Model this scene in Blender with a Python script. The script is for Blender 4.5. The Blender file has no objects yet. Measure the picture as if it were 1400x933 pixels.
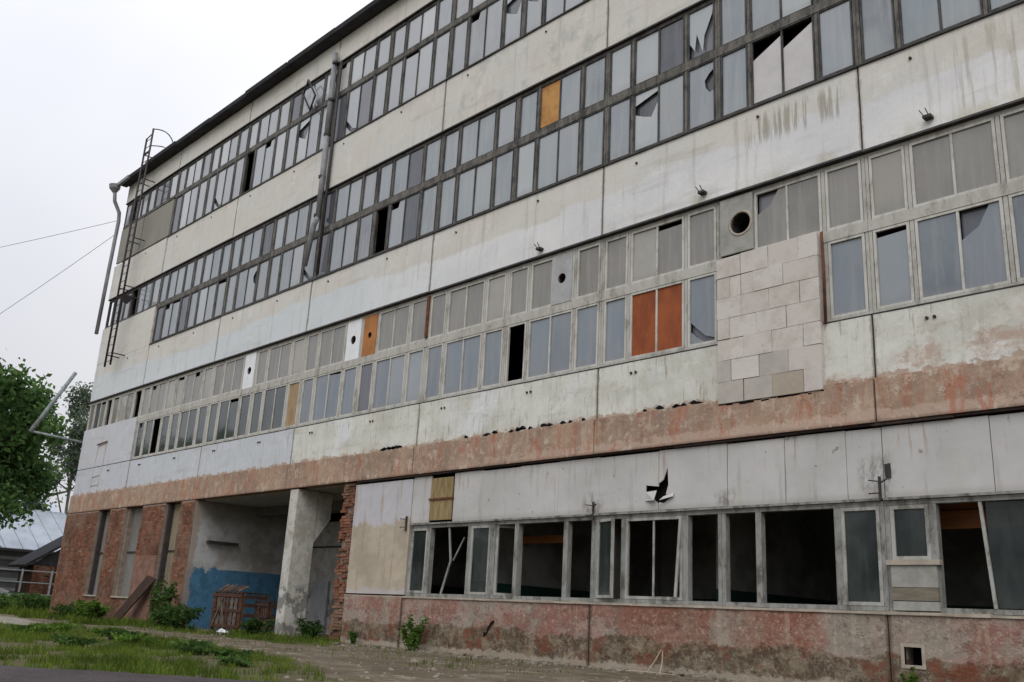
import bpy, bmesh, math, random
from mathutils import Vector, Matrix, Quaternion
R = math.radians
random.seed(7)
S = bpy.context.scene
C = S.collection

# ------------------------------------------------------------------ camera
CAM = (6.759, -14.465, 0.77)
YAW, PITCH, ROLL = R(46.897), R(16.492), R(3.156)
cd = bpy.data.cameras.new("camera"); cam = bpy.data.objects.new("camera", cd); C.objects.link(cam)
cy, sy, cp, sp = math.cos(YAW), math.sin(YAW), math.cos(PITCH), math.sin(PITCH)
F = Vector((-sy*cp, cy*cp, sp)); R0 = Vector((cy, sy, 0)); U0 = R0.cross(F)
RV = math.cos(ROLL)*R0 + math.sin(ROLL)*U0; UV = -math.sin(ROLL)*R0 + math.cos(ROLL)*U0
m = Matrix((RV, UV, -F)).transposed().to_4x4(); m.translation = Vector(CAM)
cam.matrix_world = m
cd.sensor_width = 36; cd.lens = 1291/1400*36; cd.clip_end = 2000; cd.clip_start = 0.05
S.camera = cam

# ------------------------------------------------------------------ sky and light (overcast)
SUN_DIR = Vector((.45, -.60, .70)).normalized()      # behind and right of the photographer, soft
SUN_EL, SUN_AZ = math.asin(SUN_DIR.z), math.atan2(SUN_DIR.x, SUN_DIR.y)
w = bpy.data.worlds.new("World"); S.world = w; w.use_nodes = True
nt = w.node_tree; nt.nodes.clear()
def wn(t, **k):
    n = nt.nodes.new(t)
    for a, b in k.items(): setattr(n, a, b)
    return n
wo = wn('ShaderNodeOutputWorld')
skyt = wn('ShaderNodeTexSky', sky_type='NISHITA', sun_disc=False, sun_elevation=SUN_EL, sun_rotation=SUN_AZ)
bg1 = wn('ShaderNodeBackground'); bg1.inputs[1].default_value = 0.05
nt.links.new(skyt.outputs[0], bg1.inputs[0])
geo = wn('ShaderNodeTexCoord'); sep = wn('ShaderNodeSeparateXYZ'); nt.links.new(geo.outputs['Generated'], sep.inputs[0])
grad = wn('ShaderNodeMapRange'); grad.inputs[1].default_value = 0.0; grad.inputs[2].default_value = 1.0
grad.inputs[3].default_value = 0.56; grad.inputs[4].default_value = 1.5
nt.links.new(sep.outputs[2], grad.inputs[0])
nz = wn('ShaderNodeTexNoise'); nz.inputs['Scale'].default_value = 1.6; nz.inputs['Detail'].default_value = 4
nt.links.new(geo.outputs['Generated'], nz.inputs['Vector'])
cr = wn('ShaderNodeValToRGB'); cr.color_ramp.elements[0].position = .36; cr.color_ramp.elements[1].position = .66
cr.color_ramp.elements[0].color = (.87, .885, .965, 1); cr.color_ramp.elements[1].color = (1.04, 1.04, 1.05, 1)
nt.links.new(nz.outputs[0], cr.inputs[0])
bg2 = wn('ShaderNodeBackground'); nt.links.new(cr.outputs[0], bg2.inputs[0]); nt.links.new(grad.outputs[0], bg2.inputs[1])
mx = wn('ShaderNodeMixShader'); mx.inputs[0].default_value = .93
nt.links.new(bg1.outputs[0], mx.inputs[1]); nt.links.new(bg2.outputs[0], mx.inputs[2]); nt.links.new(mx.outputs[0], wo.inputs[0])
sl = bpy.data.lights.new("sun", 'SUN'); sl.energy = 1.1; sl.angle = R(35); sl.color = (1, .975, .94)
so = bpy.data.objects.new("sun", sl); C.objects.link(so)
so.rotation_euler = SUN_DIR.to_track_quat('Z', 'Y').to_euler()
S.view_settings.view_transform = 'Standard'; S.view_settings.look = 'None'; S.view_settings.exposure = 0.14; S.view_settings.gamma = 1
S.render.engine = 'CYCLES'
S.cycles.max_bounces = 6; S.cycles.transparent_max_bounces = 12; S.cycles.diffuse_bounces = 3

# ------------------------------------------------------------------ material helpers
def lin(c):
    return tuple(((v/255)/12.92 if v/255 <= .04045 else ((v/255+.055)/1.055)**2.4) for v in c)
class G:
    def __init__(s, name):
        s.m = bpy.data.materials.new(name); s.m.use_nodes = True; s.t = s.m.node_tree; s.t.nodes.clear()
        s.out = s.n('ShaderNodeOutputMaterial'); g = s.n('ShaderNodeNewGeometry'); s.P = g.outputs['Position']
        x = s.n('ShaderNodeSeparateXYZ'); s.l(s.P, x.inputs[0]); s.X, s.Y, s.Z = x.outputs
    def n(s, t, **k):
        q = s.t.nodes.new(t)
        for a, b in k.items(): setattr(q, a, b)
        return q
    def l(s, a, b): s.t.links.new(a, b)
    def put(s, sock, v):
        if isinstance(v, (int, float)): sock.default_value = v
        elif isinstance(v, tuple):
            sock.default_value = v if len(v) == len(sock.default_value) else v + (1,)
        else: s.l(v, sock)
    def math(s, op, a, b=0.0, clamp=False):
        q = s.n('ShaderNodeMath', operation=op, use_clamp=clamp); s.put(q.inputs[0], a); s.put(q.inputs[1], b); return q.outputs[0]
    def mul(s, a, b): return s.math('MULTIPLY', a, b)
    def add(s, a, b): return s.math('ADD', a, b)
    def sub(s, a, b): return s.math('SUBTRACT', a, b)
    def mx(s, a, b): return s.math('MAXIMUM', a, b)
    def noise(s, sc=1., det=5, rg=.6, st=(1, 1, 1), off=(0, 0, 0), vec=None, dist=0.):
        mp = s.n('ShaderNodeMapping'); mp.inputs['Scale'].default_value = st; mp.inputs['Location'].default_value = off
        s.l(vec or s.P, mp.inputs[0]); q = s.n('ShaderNodeTexNoise'); s.l(mp.outputs[0], q.inputs['Vector'])
        q.inputs['Scale'].default_value = sc; q.inputs['Detail'].default_value = det; q.inputs['Roughness'].default_value = rg
        q.inputs['Distortion'].default_value = dist
        return q.outputs[0]
    def ss(s, v, lo, hi):
        q = s.n('ShaderNodeMapRange', interpolation_type='SMOOTHSTEP'); s.put(q.inputs[0], v)
        if lo < hi: q.inputs[1].default_value, q.inputs[2].default_value, q.inputs[3].default_value, q.inputs[4].default_value = lo, hi, 0, 1
        else: q.inputs[1].default_value, q.inputs[2].default_value, q.inputs[3].default_value, q.inputs[4].default_value = hi, lo, 1, 0
        return q.outputs[0]
    def mix(s, f, a, b, mode='MIX'):
        q = s.n('ShaderNodeMix', data_type='RGBA', blend_type=mode); s.put(q.inputs[0], f); s.put(q.inputs[6], a); s.put(q.inputs[7], b); return q.outputs[2]
    def box(s, x0, x1, z0, z1, soft=.08, wob=.15, wsc=1.5, st=(1, 1, 1), off=(0, 0, 0)):
        w_ = s.mul(s.sub(s.noise(wsc, 6, .65, st, off), .5), wob*4)
        x = s.add(s.X, w_); z = s.add(s.Z, w_)
        a = s.mul(s.ss(x, x0-soft, x0+soft), s.ss(x, x1+soft, x1-soft))
        b = s.mul(s.ss(z, z0-soft, z0+soft), s.ss(z, z1+soft, z1-soft))
        return s.mul(a, b)
    def rnd(s):
        q = s.n('ShaderNodeObjectInfo'); return q.outputs['Random']
    def fin(s, col, rough=.85, bump=None, bs=.4, bd=.02, spec=.3, **k):
        p = s.n('ShaderNodeBsdfPrincipled'); s.put(p.inputs['Base Color'], col); s.put(p.inputs['Roughness'], rough)
        p.inputs['Specular IOR Level'].default_value = spec
        for a, b in k.items(): s.put(p.inputs[a.replace('_', ' ')], b)
        if bump is not None:
            b = s.n('ShaderNodeBump'); b.inputs['Strength'].default_value = bs; b.inputs['Distance'].default_value = bd
            s.put(b.inputs['Height'], bump); s.l(b.outputs[0], p.inputs['Normal'])
        s.l(p.outputs[0], s.out.inputs[0]); s.p = p; return s.m

def simple(name, c, var=.25, sc=6., rough=.8, st=(1, 1, 1), c2=None, metal=0, spec=.3, bs=.3, rnd=.0):
    g = G(name); c = lin(c); c2 = lin(c2) if c2 else tuple(v*(1-var) for v in c)
    f = g.ss(g.noise(sc, 8, .7, st), .35, .68)
    col = g.mix(f, c, c2)
    if rnd: col = g.mix(g.mul(g.rnd(), rnd), col, tuple(v*.35 for v in c))
    return g.fin(col, rough, g.noise(sc*6, 6, .7, st), bs, .01, spec, Metallic=metal)

M = {}
# --- painted spandrels of the upper floors
g = G('painted_facade')
cream, white, grey = lin((204, 200, 192)), lin((221, 220, 218)), lin((176, 175, 172))
col = g.mix(g.ss(g.noise(.35, 5, .6), .35, .7), cream, lin((203, 202, 198)))
col = g.mix(g.mul(g.ss(g.noise(1.1, 8, .7, (1, 1, .6)), .5, .72), .5), col, lin((190, 184, 172)))
# newer white coat on the lower half of the middle spandrel, its upper edge stepped bay by bay
step = g.mul(g.math('SINE', g.math('FLOOR', g.mul(g.X, .41))), .12)
edge = g.add(g.add(step, g.mul(g.sub(g.noise(.8, 6, .7, off=(3, 0, 1)), .5), .5)), g.Z)
wp = g.mul(g.ss(edge, 9.98, 9.88), g.ss(g.Z, 8.85, 8.86))
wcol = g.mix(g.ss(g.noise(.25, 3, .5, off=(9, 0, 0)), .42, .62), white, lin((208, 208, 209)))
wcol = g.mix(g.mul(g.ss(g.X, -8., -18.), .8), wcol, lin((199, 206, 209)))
col = g.mix(wp, col, wcol)
# grey bare blotches on the top right spandrel
bl = g.mul(g.ss(g.noise(1.0, 9, .72, (1, 1, .8), (4, 0, 2)), .5, .62), g.box(-12.2, -5, 13.6, 15.5, .5, .3, .7))
col = g.mix(g.mul(bl, .55), col, lin((165, 166, 162)))
# lowest spandrel: greenish cream, stained; bluish wash on the left
l1 = g.ss(g.Z, 6.2, 6.1)
gc = g.mix(g.ss(g.noise(.7, 7, .7, off=(1, 2, 3)), .4, .65), lin((207, 207, 199)), lin((188, 187, 176)))
gc = g.mix(g.ss(g.noise(.5, 5, .6, off=(7, 0, 3)), .5, .66), gc, lin((212, 214, 214)))
gg = g.mul(g.ss(g.noise(4.5, 8, .8, (1, 1, .8), (6, 0, 2)), .52, .66), .55); gc = g.mix(gg, gc, lin((158, 154, 141)))
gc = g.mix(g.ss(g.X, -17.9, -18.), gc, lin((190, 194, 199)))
gc = g.mix(g.mul(g.ss(g.X, -31.4, -31.6), .0), gc, lin((190, 190, 195)))
col = g.mix(l1, col, gc)
# left end around the missing lower sashes, bluish
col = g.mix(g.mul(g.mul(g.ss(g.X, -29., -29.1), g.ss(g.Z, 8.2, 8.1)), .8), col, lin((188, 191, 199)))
# salmon underlayer breaking through on the right of the lowest spandrel
sal = g.mul(g.ss(g.noise(1.3, 9, .75, (1, 1, 1.6), (2, 0, 5)), .47, .58), g.mx(g.box(.3, 5.9, 4.8, 5.55, .25, .25, 1.2), g.mul(g.box(-3, 0, 4.8, 5.0, .1, .15, 2), 1)))
col = g.mix(g.mul(sal, .7), col, lin((172, 142, 124)))
peel = g.mul(g.ss(g.add(g.Z, g.mul(g.sub(g.noise(3, 8, .7), .5), .7)), 4.95, 4.89), l1)
col = g.mix(g.mul(peel, .8), col, lin((158, 134, 116)))
fine = g.ss(g.noise(10, 8, .8), .5, .7); col = g.mix(g.mul(fine, .16), col, lin((150, 143, 130)))
# run-off stains under the windows and above the flashings
streak = g.ss(g.noise(2.2, 6, .65, (2.2, 1, .16)), .53, .72)
col = g.mix(g.mul(streak, .34), col, lin((139, 131, 114)))
l1s = g.mul(g.ss(g.noise(5, 6, .7, (2.2, 1, .22), (4, 0, 7)), .56, .66), l1); col = g.mix(g.mul(l1s, .5), col, lin((128, 112, 88)))
pt = g.ss(g.noise(1.9, 9, .75, (1, 1, .8), (2, 5, 5)), .57, .62); col = g.mix(g.mul(pt, .35), col, lin((222, 222, 218)))
jx = g.math('ABSOLUTE', g.sub(g.math('FRACT', g.add(g.mul(g.X, 1/6), .5)), .5)); jm = g.ss(g.add(jx, g.mul(g.sub(g.noise(5, 8, .8), .5), .03)), .010, .004)
col = g.mix(g.mul(jm, .6), col, lin((132, 124, 110)))
hz_ = g.ss(g.noise(1.0, 5, .6, (.35, 1, 3), (1, 0, 9)), .56, .68); col = g.mix(g.mul(hz_, .22), col, lin((150, 142, 128)))
st2 = g.mul(g.ss(g.noise(4.5, 5, .6, (2, 1, .12), (5, 0, 0)), .5, .6), g.box(-2.3, -.3, 9.85, 10.45, .12, .1, 3, (3, 1, .5)))
col = g.mix(g.mul(st2, .6), col, lin((128, 120, 98)))
st3 = g.mul(g.ss(g.noise(3.5, 5, .6, (2, 1, .12), (11, 0, 0)), .5, .62), g.box(1.6, 6, 9.1, 10.5, .12, .1, 3, (3, 1, .5)))
col = g.mix(g.mul(st3, .45), col, lin((150, 138, 120)))
low = g.mul(g.ss(g.noise(1.6, 7, .7, off=(0, 0, 7)), .45, .62), g.mx(g.ss(g.Z, 9.35, 8.98), 0.))
low = g.mul(low, g.ss(g.Z, 8.9, 8.95)); low = g.mul(low, g.ss(g.X, -9, -4))
col = g.mix(g.mul(low, .5), col, lin((176, 172, 142)))
dots = g.ss(g.noise(9, 3, .5, (1, 1, .8)), .74, .78)
col = g.mix(g.mul(dots, .5), col, lin((110, 100, 85)))
crk = g.ss(g.math('ABSOLUTE', g.sub(g.noise(.8, 9, .75, (1, 1, 1), (3, 3, 3)), .5)), .004, .0)
col = g.mix(g.mul(crk, .3), col, lin((130, 125, 115)))
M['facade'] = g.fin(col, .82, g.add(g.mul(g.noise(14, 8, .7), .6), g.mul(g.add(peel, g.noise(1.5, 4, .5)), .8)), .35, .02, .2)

# --- salmon slab band
g = G('salmon_band')
c = g.mix(g.ss(g.noise(1.1, 8, .7, (1, 1, .8)), .38, .62), lin((148, 127, 111)), lin((168, 144, 124)))
c = g.mix(g.mul(g.ss(g.noise(3, 7, .7, (1.6, 1, .2)), .52, .64), .62), c, lin((156, 104, 80)))
c = g.mix(g.mul(g.ss(g.noise(.6, 7, .7, off=(3, 0, 8)), .48, .6), .6), c, lin((136, 116, 102)))
c = g.mix(g.mul(g.ss(g.noise(7, 8, .8), .5, .62), .5), c, lin((186, 168, 152)))
rg = g.ss(g.add(g.Z, g.mul(g.sub(g.noise(2.2, 9, .8, off=(7, 0, 7)), .5), .9)), 4.86, 4.92); c = g.mix(g.mul(rg, .7), c, lin((196, 190, 176)))
c = g.mix(g.mul(g.ss(g.noise(3, 6, .6, (1.2, 1, .3), (5, 0, 0)), .57, .7), .6), c, lin((184, 168, 150)))
e = g.ss(g.add(g.Z, g.mul(g.sub(g.noise(1.5, 8, .7, (1.5, 1, 1), (3, 0, 1)), .5), .5)), 4.36, 4.30)
c = g.mix(g.mul(g.mul(e, g.ss(g.X, -13, -6)), .7), c, lin((184, 162, 146)))
e2 = g.ss(g.noise(2.4, 8, .75, (1, 1, 1.3), (8, 0, 1)), .6, .66)
c = g.mix(g.mul(e2, .55), c, lin((140, 118, 98)))
c = g.mix(g.mul(g.ss(g.Z, 4.2, 4.12), .6), c, lin((90, 66, 55)))
c = g.mix(g.mul(g.ss(g.noise(2.6, 9, .8, (1, 1, .9), (12, 0, 3)), .55, .60), .6), c, lin((194, 182, 166)))
c = g.mix(g.mul(g.ss(g.noise(2.2, 9, .8, (1.4, 1, .5), (2, 7, 3)), .54, .60), .65), c, lin((166, 106, 84)))
c = g.mix(g.mul(g.ss(g.noise(4, 9, .85, (1, 1, .4), (22, 7, 3)), .57, .62), .55), c, lin((106, 86, 72)))
M['band'] = g.fin(c, .9, g.add(g.noise(8, 8, .7), e2), .5, .03, .15)

# --- grey ground-floor cladding sheets
g = G('cladding_sheet')
c = g.mix(g.ss(g.noise(.6, 6, .6), .35, .65), lin((190, 188, 186)), lin((176, 175, 172)))
c = g.mix(g.mul(g.rnd(), .12), c, lin((160, 158, 160)))
smr = g.mul(g.ss(g.noise(6, 7, .8, (1, 1, .5)), .42, .62), g.mx(g.mx(g.box(-.35, .15, 2.95, 3.6, .12, .1, 3), g.box(-6.3, -5.8, 2.95, 3.3, .15, .1, 3)), g.box(-3.1, -2.7, 2.95, 3.2, .1, .1, 3))); c = g.mix(g.mul(smr, .75), c, lin((96, 90, 80)))
c = g.mix(g.mul(g.ss(g.noise(3, 6, .6, (1.6, 1, .2)), .55, .7), .35), c, lin((132, 126, 116)))
c = g.mix(g.mul(g.ss(g.noise(1.3, 6, .6, off=(0, 0, 9)), .55, .7), .4), c, lin((186, 184, 168)))
c = g.mix(g.mul(g.ss(g.noise(7, 4, .5), .7, .74), .6), c, lin((100, 90, 80)))
c = g.mix(g.mul(g.mul(g.ss(g.noise(5, 6, .7, (1.8, 1, .15), (8, 0, 2)), .55, .66), g.ss(g.Z, 3.3, 4.0)), .55), c, lin((142, 110, 86)))
c = g.mix(g.mul(g.ss(g.Z, 3.06, 2.95), .35), c, lin((140, 134, 124)))
M['clad'] = g.fin(c, .6, g.noise(1.2, 3, .5), .5, .05, .3)

# --- plaster left of the ground-floor windows
g = G('beige_plaster')
c = g.mix(g.ss(g.noise(.9, 7, .7), .38, .62), lin((178, 167, 150)), lin((160, 149, 133)))
top = g.ss(g.add(g.Z, g.mul(g.sub(g.noise(1.4, 7, .7, off=(1, 0, 4)), .5), 1.4)), 2.95, 3.05)
c = g.mix(g.mul(top, .85), c, lin((184, 184, 190)))
c = g.mix(g.mul(g.ss(g.noise(3.2, 6, .6, (1.6, 1, .12)), .54, .66), .45), c, lin((150, 122, 92)))
bt = g.ss(g.add(g.Z, g.mul(g.sub(g.noise(2.0, 7, .7, off=(1, 0, 9)), .5), .5)), 1.42, 1.3)
c = g.mix(g.mul(bt, .6), c, lin((176, 176, 182)))
M['plaster'] = g.fin(c, .9, g.noise(7, 8, .7), .4, .02, .15)

# --- peeling pink plinth
g = G('peeling_plinth')
base = g.mix(g.ss(g.noise(1.2, 9, .75, off=(3, 0, 0)), .42, .58), lin((152, 126, 116)), lin((142, 133, 122)))
red = g.ss(g.noise(.75, 9, .72, (1, 1, 1.4), (8, 0, 2)), .47, .56)
c = g.mix(g.mul(red, .62), base, lin((128, 80, 66)))
gr = g.ss(g.noise(.5, 6, .6, (1, 1, .5), (5, 0, 5)), .56, .6)
c = g.mix(g.mul(gr, .75), c, lin((146, 138, 126)))
c = g.mix(g.mul(g.box(-.95, -.32, .6, 1.3, .04, .05, 3), .85), c, lin((140, 134, 122)))
c = g.mix(g.mul(g.box(-2.6, -1.1, .35, 1.3, .2, .3, 2), .5), c, lin((132, 78, 58)))
c = g.mix(g.mul(g.box(-5.1, -3.2, .4, 1.3, .2, .3, 2), .55), c, lin((126, 74, 54)))
sp_ = g.ss(g.noise(13, 9, .9), .52, .59)
c = g.mix(g.mul(sp_, .62), c, lin((186, 172, 158)))
sp2 = g.ss(g.noise(6, 9, .85, off=(5, 1, 5)), .53, .62)
c = g.mix(g.mul(sp2, .62), c, lin((92, 66, 54)))
strk = g.ss(g.noise(3, 5, .6, (1.7, 1, .16), (2, 0, 0)), .58, .68)
c = g.mix(g.mul(strk, .4), c, lin((176, 160, 142)))
dk = g.ss(g.add(g.Z, g.mul(g.sub(g.noise(1.3, 8, .75, (1, 1, 1), (1, 0, 6)), .5), .8)), .60, .54)
dc = g.mix(g.ss(g.noise(3.5, 9, .75), .44, .6), lin((72, 56, 42)), lin((122, 112, 92)))
dc = g.mix(g.mul(g.ss(g.noise(10, 9, .9, off=(1, 1, 1)), .5, .58), .6), dc, lin((164, 156, 138)))
dc = g.mix(g.ss(g.noise(1.3, 7, .7, off=(0, 0, 4)), .5, .6), dc, lin((108, 62, 44)))
dc = g.mix(g.mul(g.ss(g.noise(2.1, 7, .7, off=(4, 0, 4)), .52, .6), .35), dc, lin((76, 76, 54)))
wb = g.mul(g.ss(g.add(g.Z, g.mul(g.sub(g.noise(3.2, 8, .8, off=(9, 0, 4)), .5), .5)), .16, .10), .7); dc = g.mix(wb, dc, lin((168, 160, 144)))
c = g.mix(g.mul(dk, .85), c, dc)
c = g.mix(g.mul(g.ss(g.Z, 1.15, 1.2), .6), c, lin((176, 164, 148)))
jx = g.math('ABSOLUTE', g.sub(g.math('FRACT', g.add(g.mul(g.X, 1/6), .5)), .5)); jm = g.ss(g.add(jx, g.mul(g.sub(g.noise(5, 8, .8), .5), .03)), .012, .004); c = g.mix(g.mul(jm, .7), c, lin((84, 66, 54)))
M['plinth'] = g.fin(c, .92, g.add(g.add(g.noise(9, 8, .75), g.mul(red, .5)), g.mul(dk, .8)), .7, .03, .12)

# --- brick
g = G('brick')
oi = g.n('ShaderNodeNewGeometry').outputs['Random Per Island']; vn = g.noise(7, 2, .5)
c = g.mix(g.ss(g.noise(1.9, 7, .8), .36, .62), lin((132, 84, 64)), lin((104, 72, 58)))
c = g.mix(g.mul(g.ss(oi, .55, .95), .6), c, lin((156, 116, 92))); c = g.mix(g.mul(g.ss(oi, .35, .0), .6), c, lin((82, 56, 46)))
c = g.mix(g.mul(g.ss(vn, .4, .62), .6), c, lin((128, 90, 74)))
c = g.mix(g.mul(g.ss(g.noise(.7, 8, .7, off=(4, 0, 1)), .48, .6), .6), c, lin((130, 112, 98)))
c = g.mix(g.mul(g.ss(g.noise(1.1, 8, .75, off=(9, 9, 1)), .5, .62), .6), c, lin((70, 56, 48)))
c = g.mix(g.mul(g.ss(g.noise(3, 6, .6, (1.6, 1, .2), (3, 0, 0)), .55, .68), .5), c, lin((74, 52, 42)))
c = g.mix(g.mul(g.ss(g.Z, .9, .2), .35), c, lin((120, 92, 74)))
M['brick'] = g.fin(c, .95, g.noise(25, 6, .7), .6, .01, .1)
M['mortar'] = simple('mortar', (140, 126, 114), .35, 5, .95)
M['pinkplaster'] = simple('pink_patch_plaster', (136, 104, 92), .3, 4, .95, c2=(112, 84, 70))

# --- frames
def frame_mat(name, a, b, dirt):
    g = G(name)
    c = g.mix(g.ss(g.noise(6, 8, .75, (1, 1, .35)), .42, .6), lin(a), lin(b))
    c = g.mix(g.mul(g.ss(g.noise(2.5, 8, .8, (1, 1, .5), (2, 0, 0)), .5, .62), .75), c, lin(dirt))
    return g.fin(c, .8, g.noise(30, 6, .7, (1, 1, .2)), .4, .01, .2)
M['darkframe'] = frame_mat('weathered_dark_frame', (112, 108, 102), (84, 82, 78), (50, 50, 50))
M['darksash'] = frame_mat('weathered_grey_sash', (84, 84, 84), (62, 62, 63), (46, 46, 48))
M['paleframe'] = frame_mat('flaking_pale_frame', (180, 178, 171), (166, 164, 156), (132, 128, 118))
M['palesash'] = frame_mat('pale_painted_sash', (194, 192, 186), (180, 178, 171), (146, 142, 134))
M['gfframe'] = frame_mat('flaking_grey_frame', (142, 142, 138), (118, 118, 113), (70, 67, 60))
M['gfsash'] = frame_mat('worn_grey_sash', (164, 164, 159), (142, 141, 135), (96, 92, 84))
M['flash'] = simple('dark_flashing', (66, 62, 60), .4, 4, .6, c2=(40, 38, 38), bs=.4)
M['palesill'] = simple('pale_mortar_sill', (170, 160, 146), .3, 5, .9)

# --- glass: dust, plus reflected sky and tree tones put into some pane colours
def glass_mat(name, c1, c2, dust, refl=.5, trans=0., tint=(.6, .7, .7)):
    g = G(name); r = g.rnd()
    dn = g.ss(g.noise(1.3, 7, .65, (1, 1, .6)), .3, .7)
    r2 = g.math('FRACT', g.mul(r, 13.7)); r3 = g.math('FRACT', g.mul(r, 41.3))
    col = g.mix(r, lin(c1), lin(c2)); col = g.mix(g.mul(g.ss(r2, .66, .9), .6), col, lin(tuple(min(255, v*1.22) for v in dust))); col = g.mix(g.mul(g.ss(r3, .68, .95), .6), col, lin(tuple(v*.72 for v in c1)))
    bl = g.ss(g.noise(.9, 5, .6, (1, 1, .7), (3, 3, 3)), .4, .62); col = g.mix(g.mul(bl, .35), col, lin((c2[0]*.98, min(255, c2[1]*1.06), min(255, c2[2]*1.04))))
    bot = g.n('ShaderNodeTexCoord').outputs['Object']; bs_ = g.n('ShaderNodeSeparateXYZ'); g.l(bot, bs_.inputs[0]); dd = g.ss(g.add(bs_.outputs[2], g.mul(g.sub(g.noise(4, 6, .7), .5), .3)), .22, .0)
    col = g.mix(g.mul(dd, .45), col, lin(tuple(v*.82 for v in dust)))
    col = g.mix(g.mul(dn, .35), col, lin(dust))
    streaks = g.ss(g.noise(4, 6, .65, (2, 1, .15)), .46, .66); col = g.mix(g.mul(streaks, .4), col, lin(dust))
    p = g.n('ShaderNodeBsdfPrincipled'); g.put(p.inputs['Base Color'], col); p.inputs['Roughness'].default_value = .06
    p.inputs['Specular IOR Level'].default_value = refl; p.inputs['IOR'].default_value = 1.6
    b = g.n('ShaderNodeBump'); b.inputs['Strength'].default_value = .16; b.inputs['Distance'].default_value = .03
    g.put(b.inputs['Height'], g.noise(1.4, 2, .4)); g.l(b.outputs[0], p.inputs['Normal'])
    if trans:
        tr = g.n('ShaderNodeBsdfTransparent'); tr.inputs[0].default_value = tint + (1,)
        mxs = g.n('ShaderNodeMixShader')
        f = g.math('MULTIPLY', g.sub(1., g.mul(dn, .35)), trans); g.put(mxs.inputs[0], f)
        g.l(p.outputs[0], mxs.inputs[1]); g.l(tr.outputs[0], mxs.inputs[2]); g.l(mxs.outputs[0], g.out.inputs[0])
    else: g.l(p.outputs[0], g.out.inputs[0])
    return g.m
M['glass4'] = glass_mat('dusty_pane_top_floor', (146, 150, 158), (168, 170, 175), (172, 172, 174), .5)
M['glass3'] = glass_mat('dusty_pane_third_floor', (122, 131, 140), (146, 150, 157), (164, 166, 166), .45)
M['glass2u'] = glass_mat('whitewashed_pane', (134, 131, 126), (116, 114, 112), (152, 148, 140), .4)
M['glass2'] = glass_mat('dusty_sky_blue_pane', (96, 107, 118), (116, 123, 134), (138, 141, 142), .6)
M['glass2d'] = glass_mat('dark_tree_green_pane', (38, 46, 44), (54, 62, 60), (78, 83, 81), .8)
M['glassdark'] = glass_mat('dark_pane', (64, 68, 76), (88, 92, 100), (110, 110, 115), .4)
M['glassgf'] = glass_mat('grimy_clear_pane', (52, 60, 58), (60, 66, 64), (92, 96, 92), .5, .78)
M['whitepane'] = simple('whitened_pane', (196, 192, 192), .12, 2, .5, rnd=.0)
M['void'] = simple('painted_dark', (14, 14, 15), .3, 3, 1, bs=0)  # near-black colour in place of the shade inside holes and gaps

M['orangeboard'] = simple('rust_orange_board', (150, 82, 46), .35, 2.5, .8, (1, 1, .5), c2=(124, 64, 38))
M['yellowboard'] = simple('ochre_plywood', (190, 142, 84), .3, 3, .8, (1, 1, .6), c2=(150, 104, 60))
M['tanboard'] = simple('tan_board', (168, 142, 110), .3, 4, .8, (1, 1, .4))
M['orangewood'] = simple('orange_wood_board', (176, 118, 70), .3, 3, .8, (1, 1, .5))
M['mossboard'] = simple('mossy_plywood', (150, 132, 96), .3, 5, .85, (2, 1, .4), c2=(116, 98, 66))
M['recessgrey'] = simple('dull_grey_render', (122, 120, 116), .25, 2, .9, (1, 1, .4))
M['recessbeige'] = simple('dull_beige_render', (134, 124, 104), .3, 2, .9, (1, 1, .4))
M['olivepanel'] = simple('olive_grey_panel', (140, 138, 128), .12, 1, .8)
M['dirtyboard'] = simple('dirty_grey_board', (128, 120, 106), .35, 6, .9, (.4, 1, 2))
M['whiteplate'] = simple('white_plate', (226, 228, 230), .1, 3, .6)
M['greyplate'] = simple('grey_plate', (170, 171, 174), .14, 3, .7, c2=(150, 150, 148))
M['creamplate'] = simple('chalky_plate', (158, 157, 150), .3, 3, .85)
M['rust'] = simple('rust', (116, 72, 50), .5, 6, .9, c2=(74, 52, 42))
M['rustdark'] = simple('dark_rust', (70, 58, 52), .4, 5, .9, c2=(52, 44, 42))
M['iron'] = simple('dark_iron', (66, 60, 60), .4, 6, .6, c2=(46, 42, 42))
M['zinc'] = simple('zinc_pipe', (140, 141, 144), .3, 5, .5, (1, 1, .4), c2=(104, 105, 108), spec=.5)
M['galv'] = simple('galvanised_tube', (150, 156, 158), .25, 5, .5, c2=(112, 118, 120))
M['roof'] = simple('roof_felt', (58, 58, 62), .4, 2, .8, c2=(42, 42, 45))
M['interior'] = None
g = G('interior_paint')
ic = g.mix(g.ss(g.noise(1, 6, .6), .4, .6), lin((186, 184, 178)), lin((150, 148, 142)))
ic = g.mix(g.ss(g.Z, 1.62, 1.6), ic, lin((38, 76, 66)))
M['interior'] = g.fin(ic, .85)
M['interiordark'] = simple('interior_concrete', (96, 92, 88), .3, 2, .9)
M['interiorbrown'] = simple('varnished_beam', (176, 112, 66), .3, 3, .6, (.3, 1, 2))
g = G('passage_paint')
top = g.mix(g.ss(g.noise(1.2, 8, .7), .38, .62), lin((176, 177, 178)), lin((146, 142, 136)))
blue = g.mix(g.ss(g.noise(2.4, 8, .75, off=(0, 3, 0)), .45, .62), lin((72, 116, 146)), lin((58, 98, 124)))
blue = g.mix(g.ss(g.noise(3.4, 8, .75, off=(0, 9, 0)), .62, .66), blue, lin((134, 146, 150)))
e = g.ss(g.add(g.Z, g.mul(g.sub(g.noise(2.6, 8, .75, (1, 1, .8)), .5), g.mul(g.ss(g.Y, 1.6, .3), 1.2))), 1.92, 1.90)
e = g.mul(e, g.ss(g.Y, 4.3, 4.2)); c = g.mix(e, top, blue)
c = g.mix(g.mul(g.ss(g.Z, 3.2, 3.7), .6), c, lin((118, 112, 96)))
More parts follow.
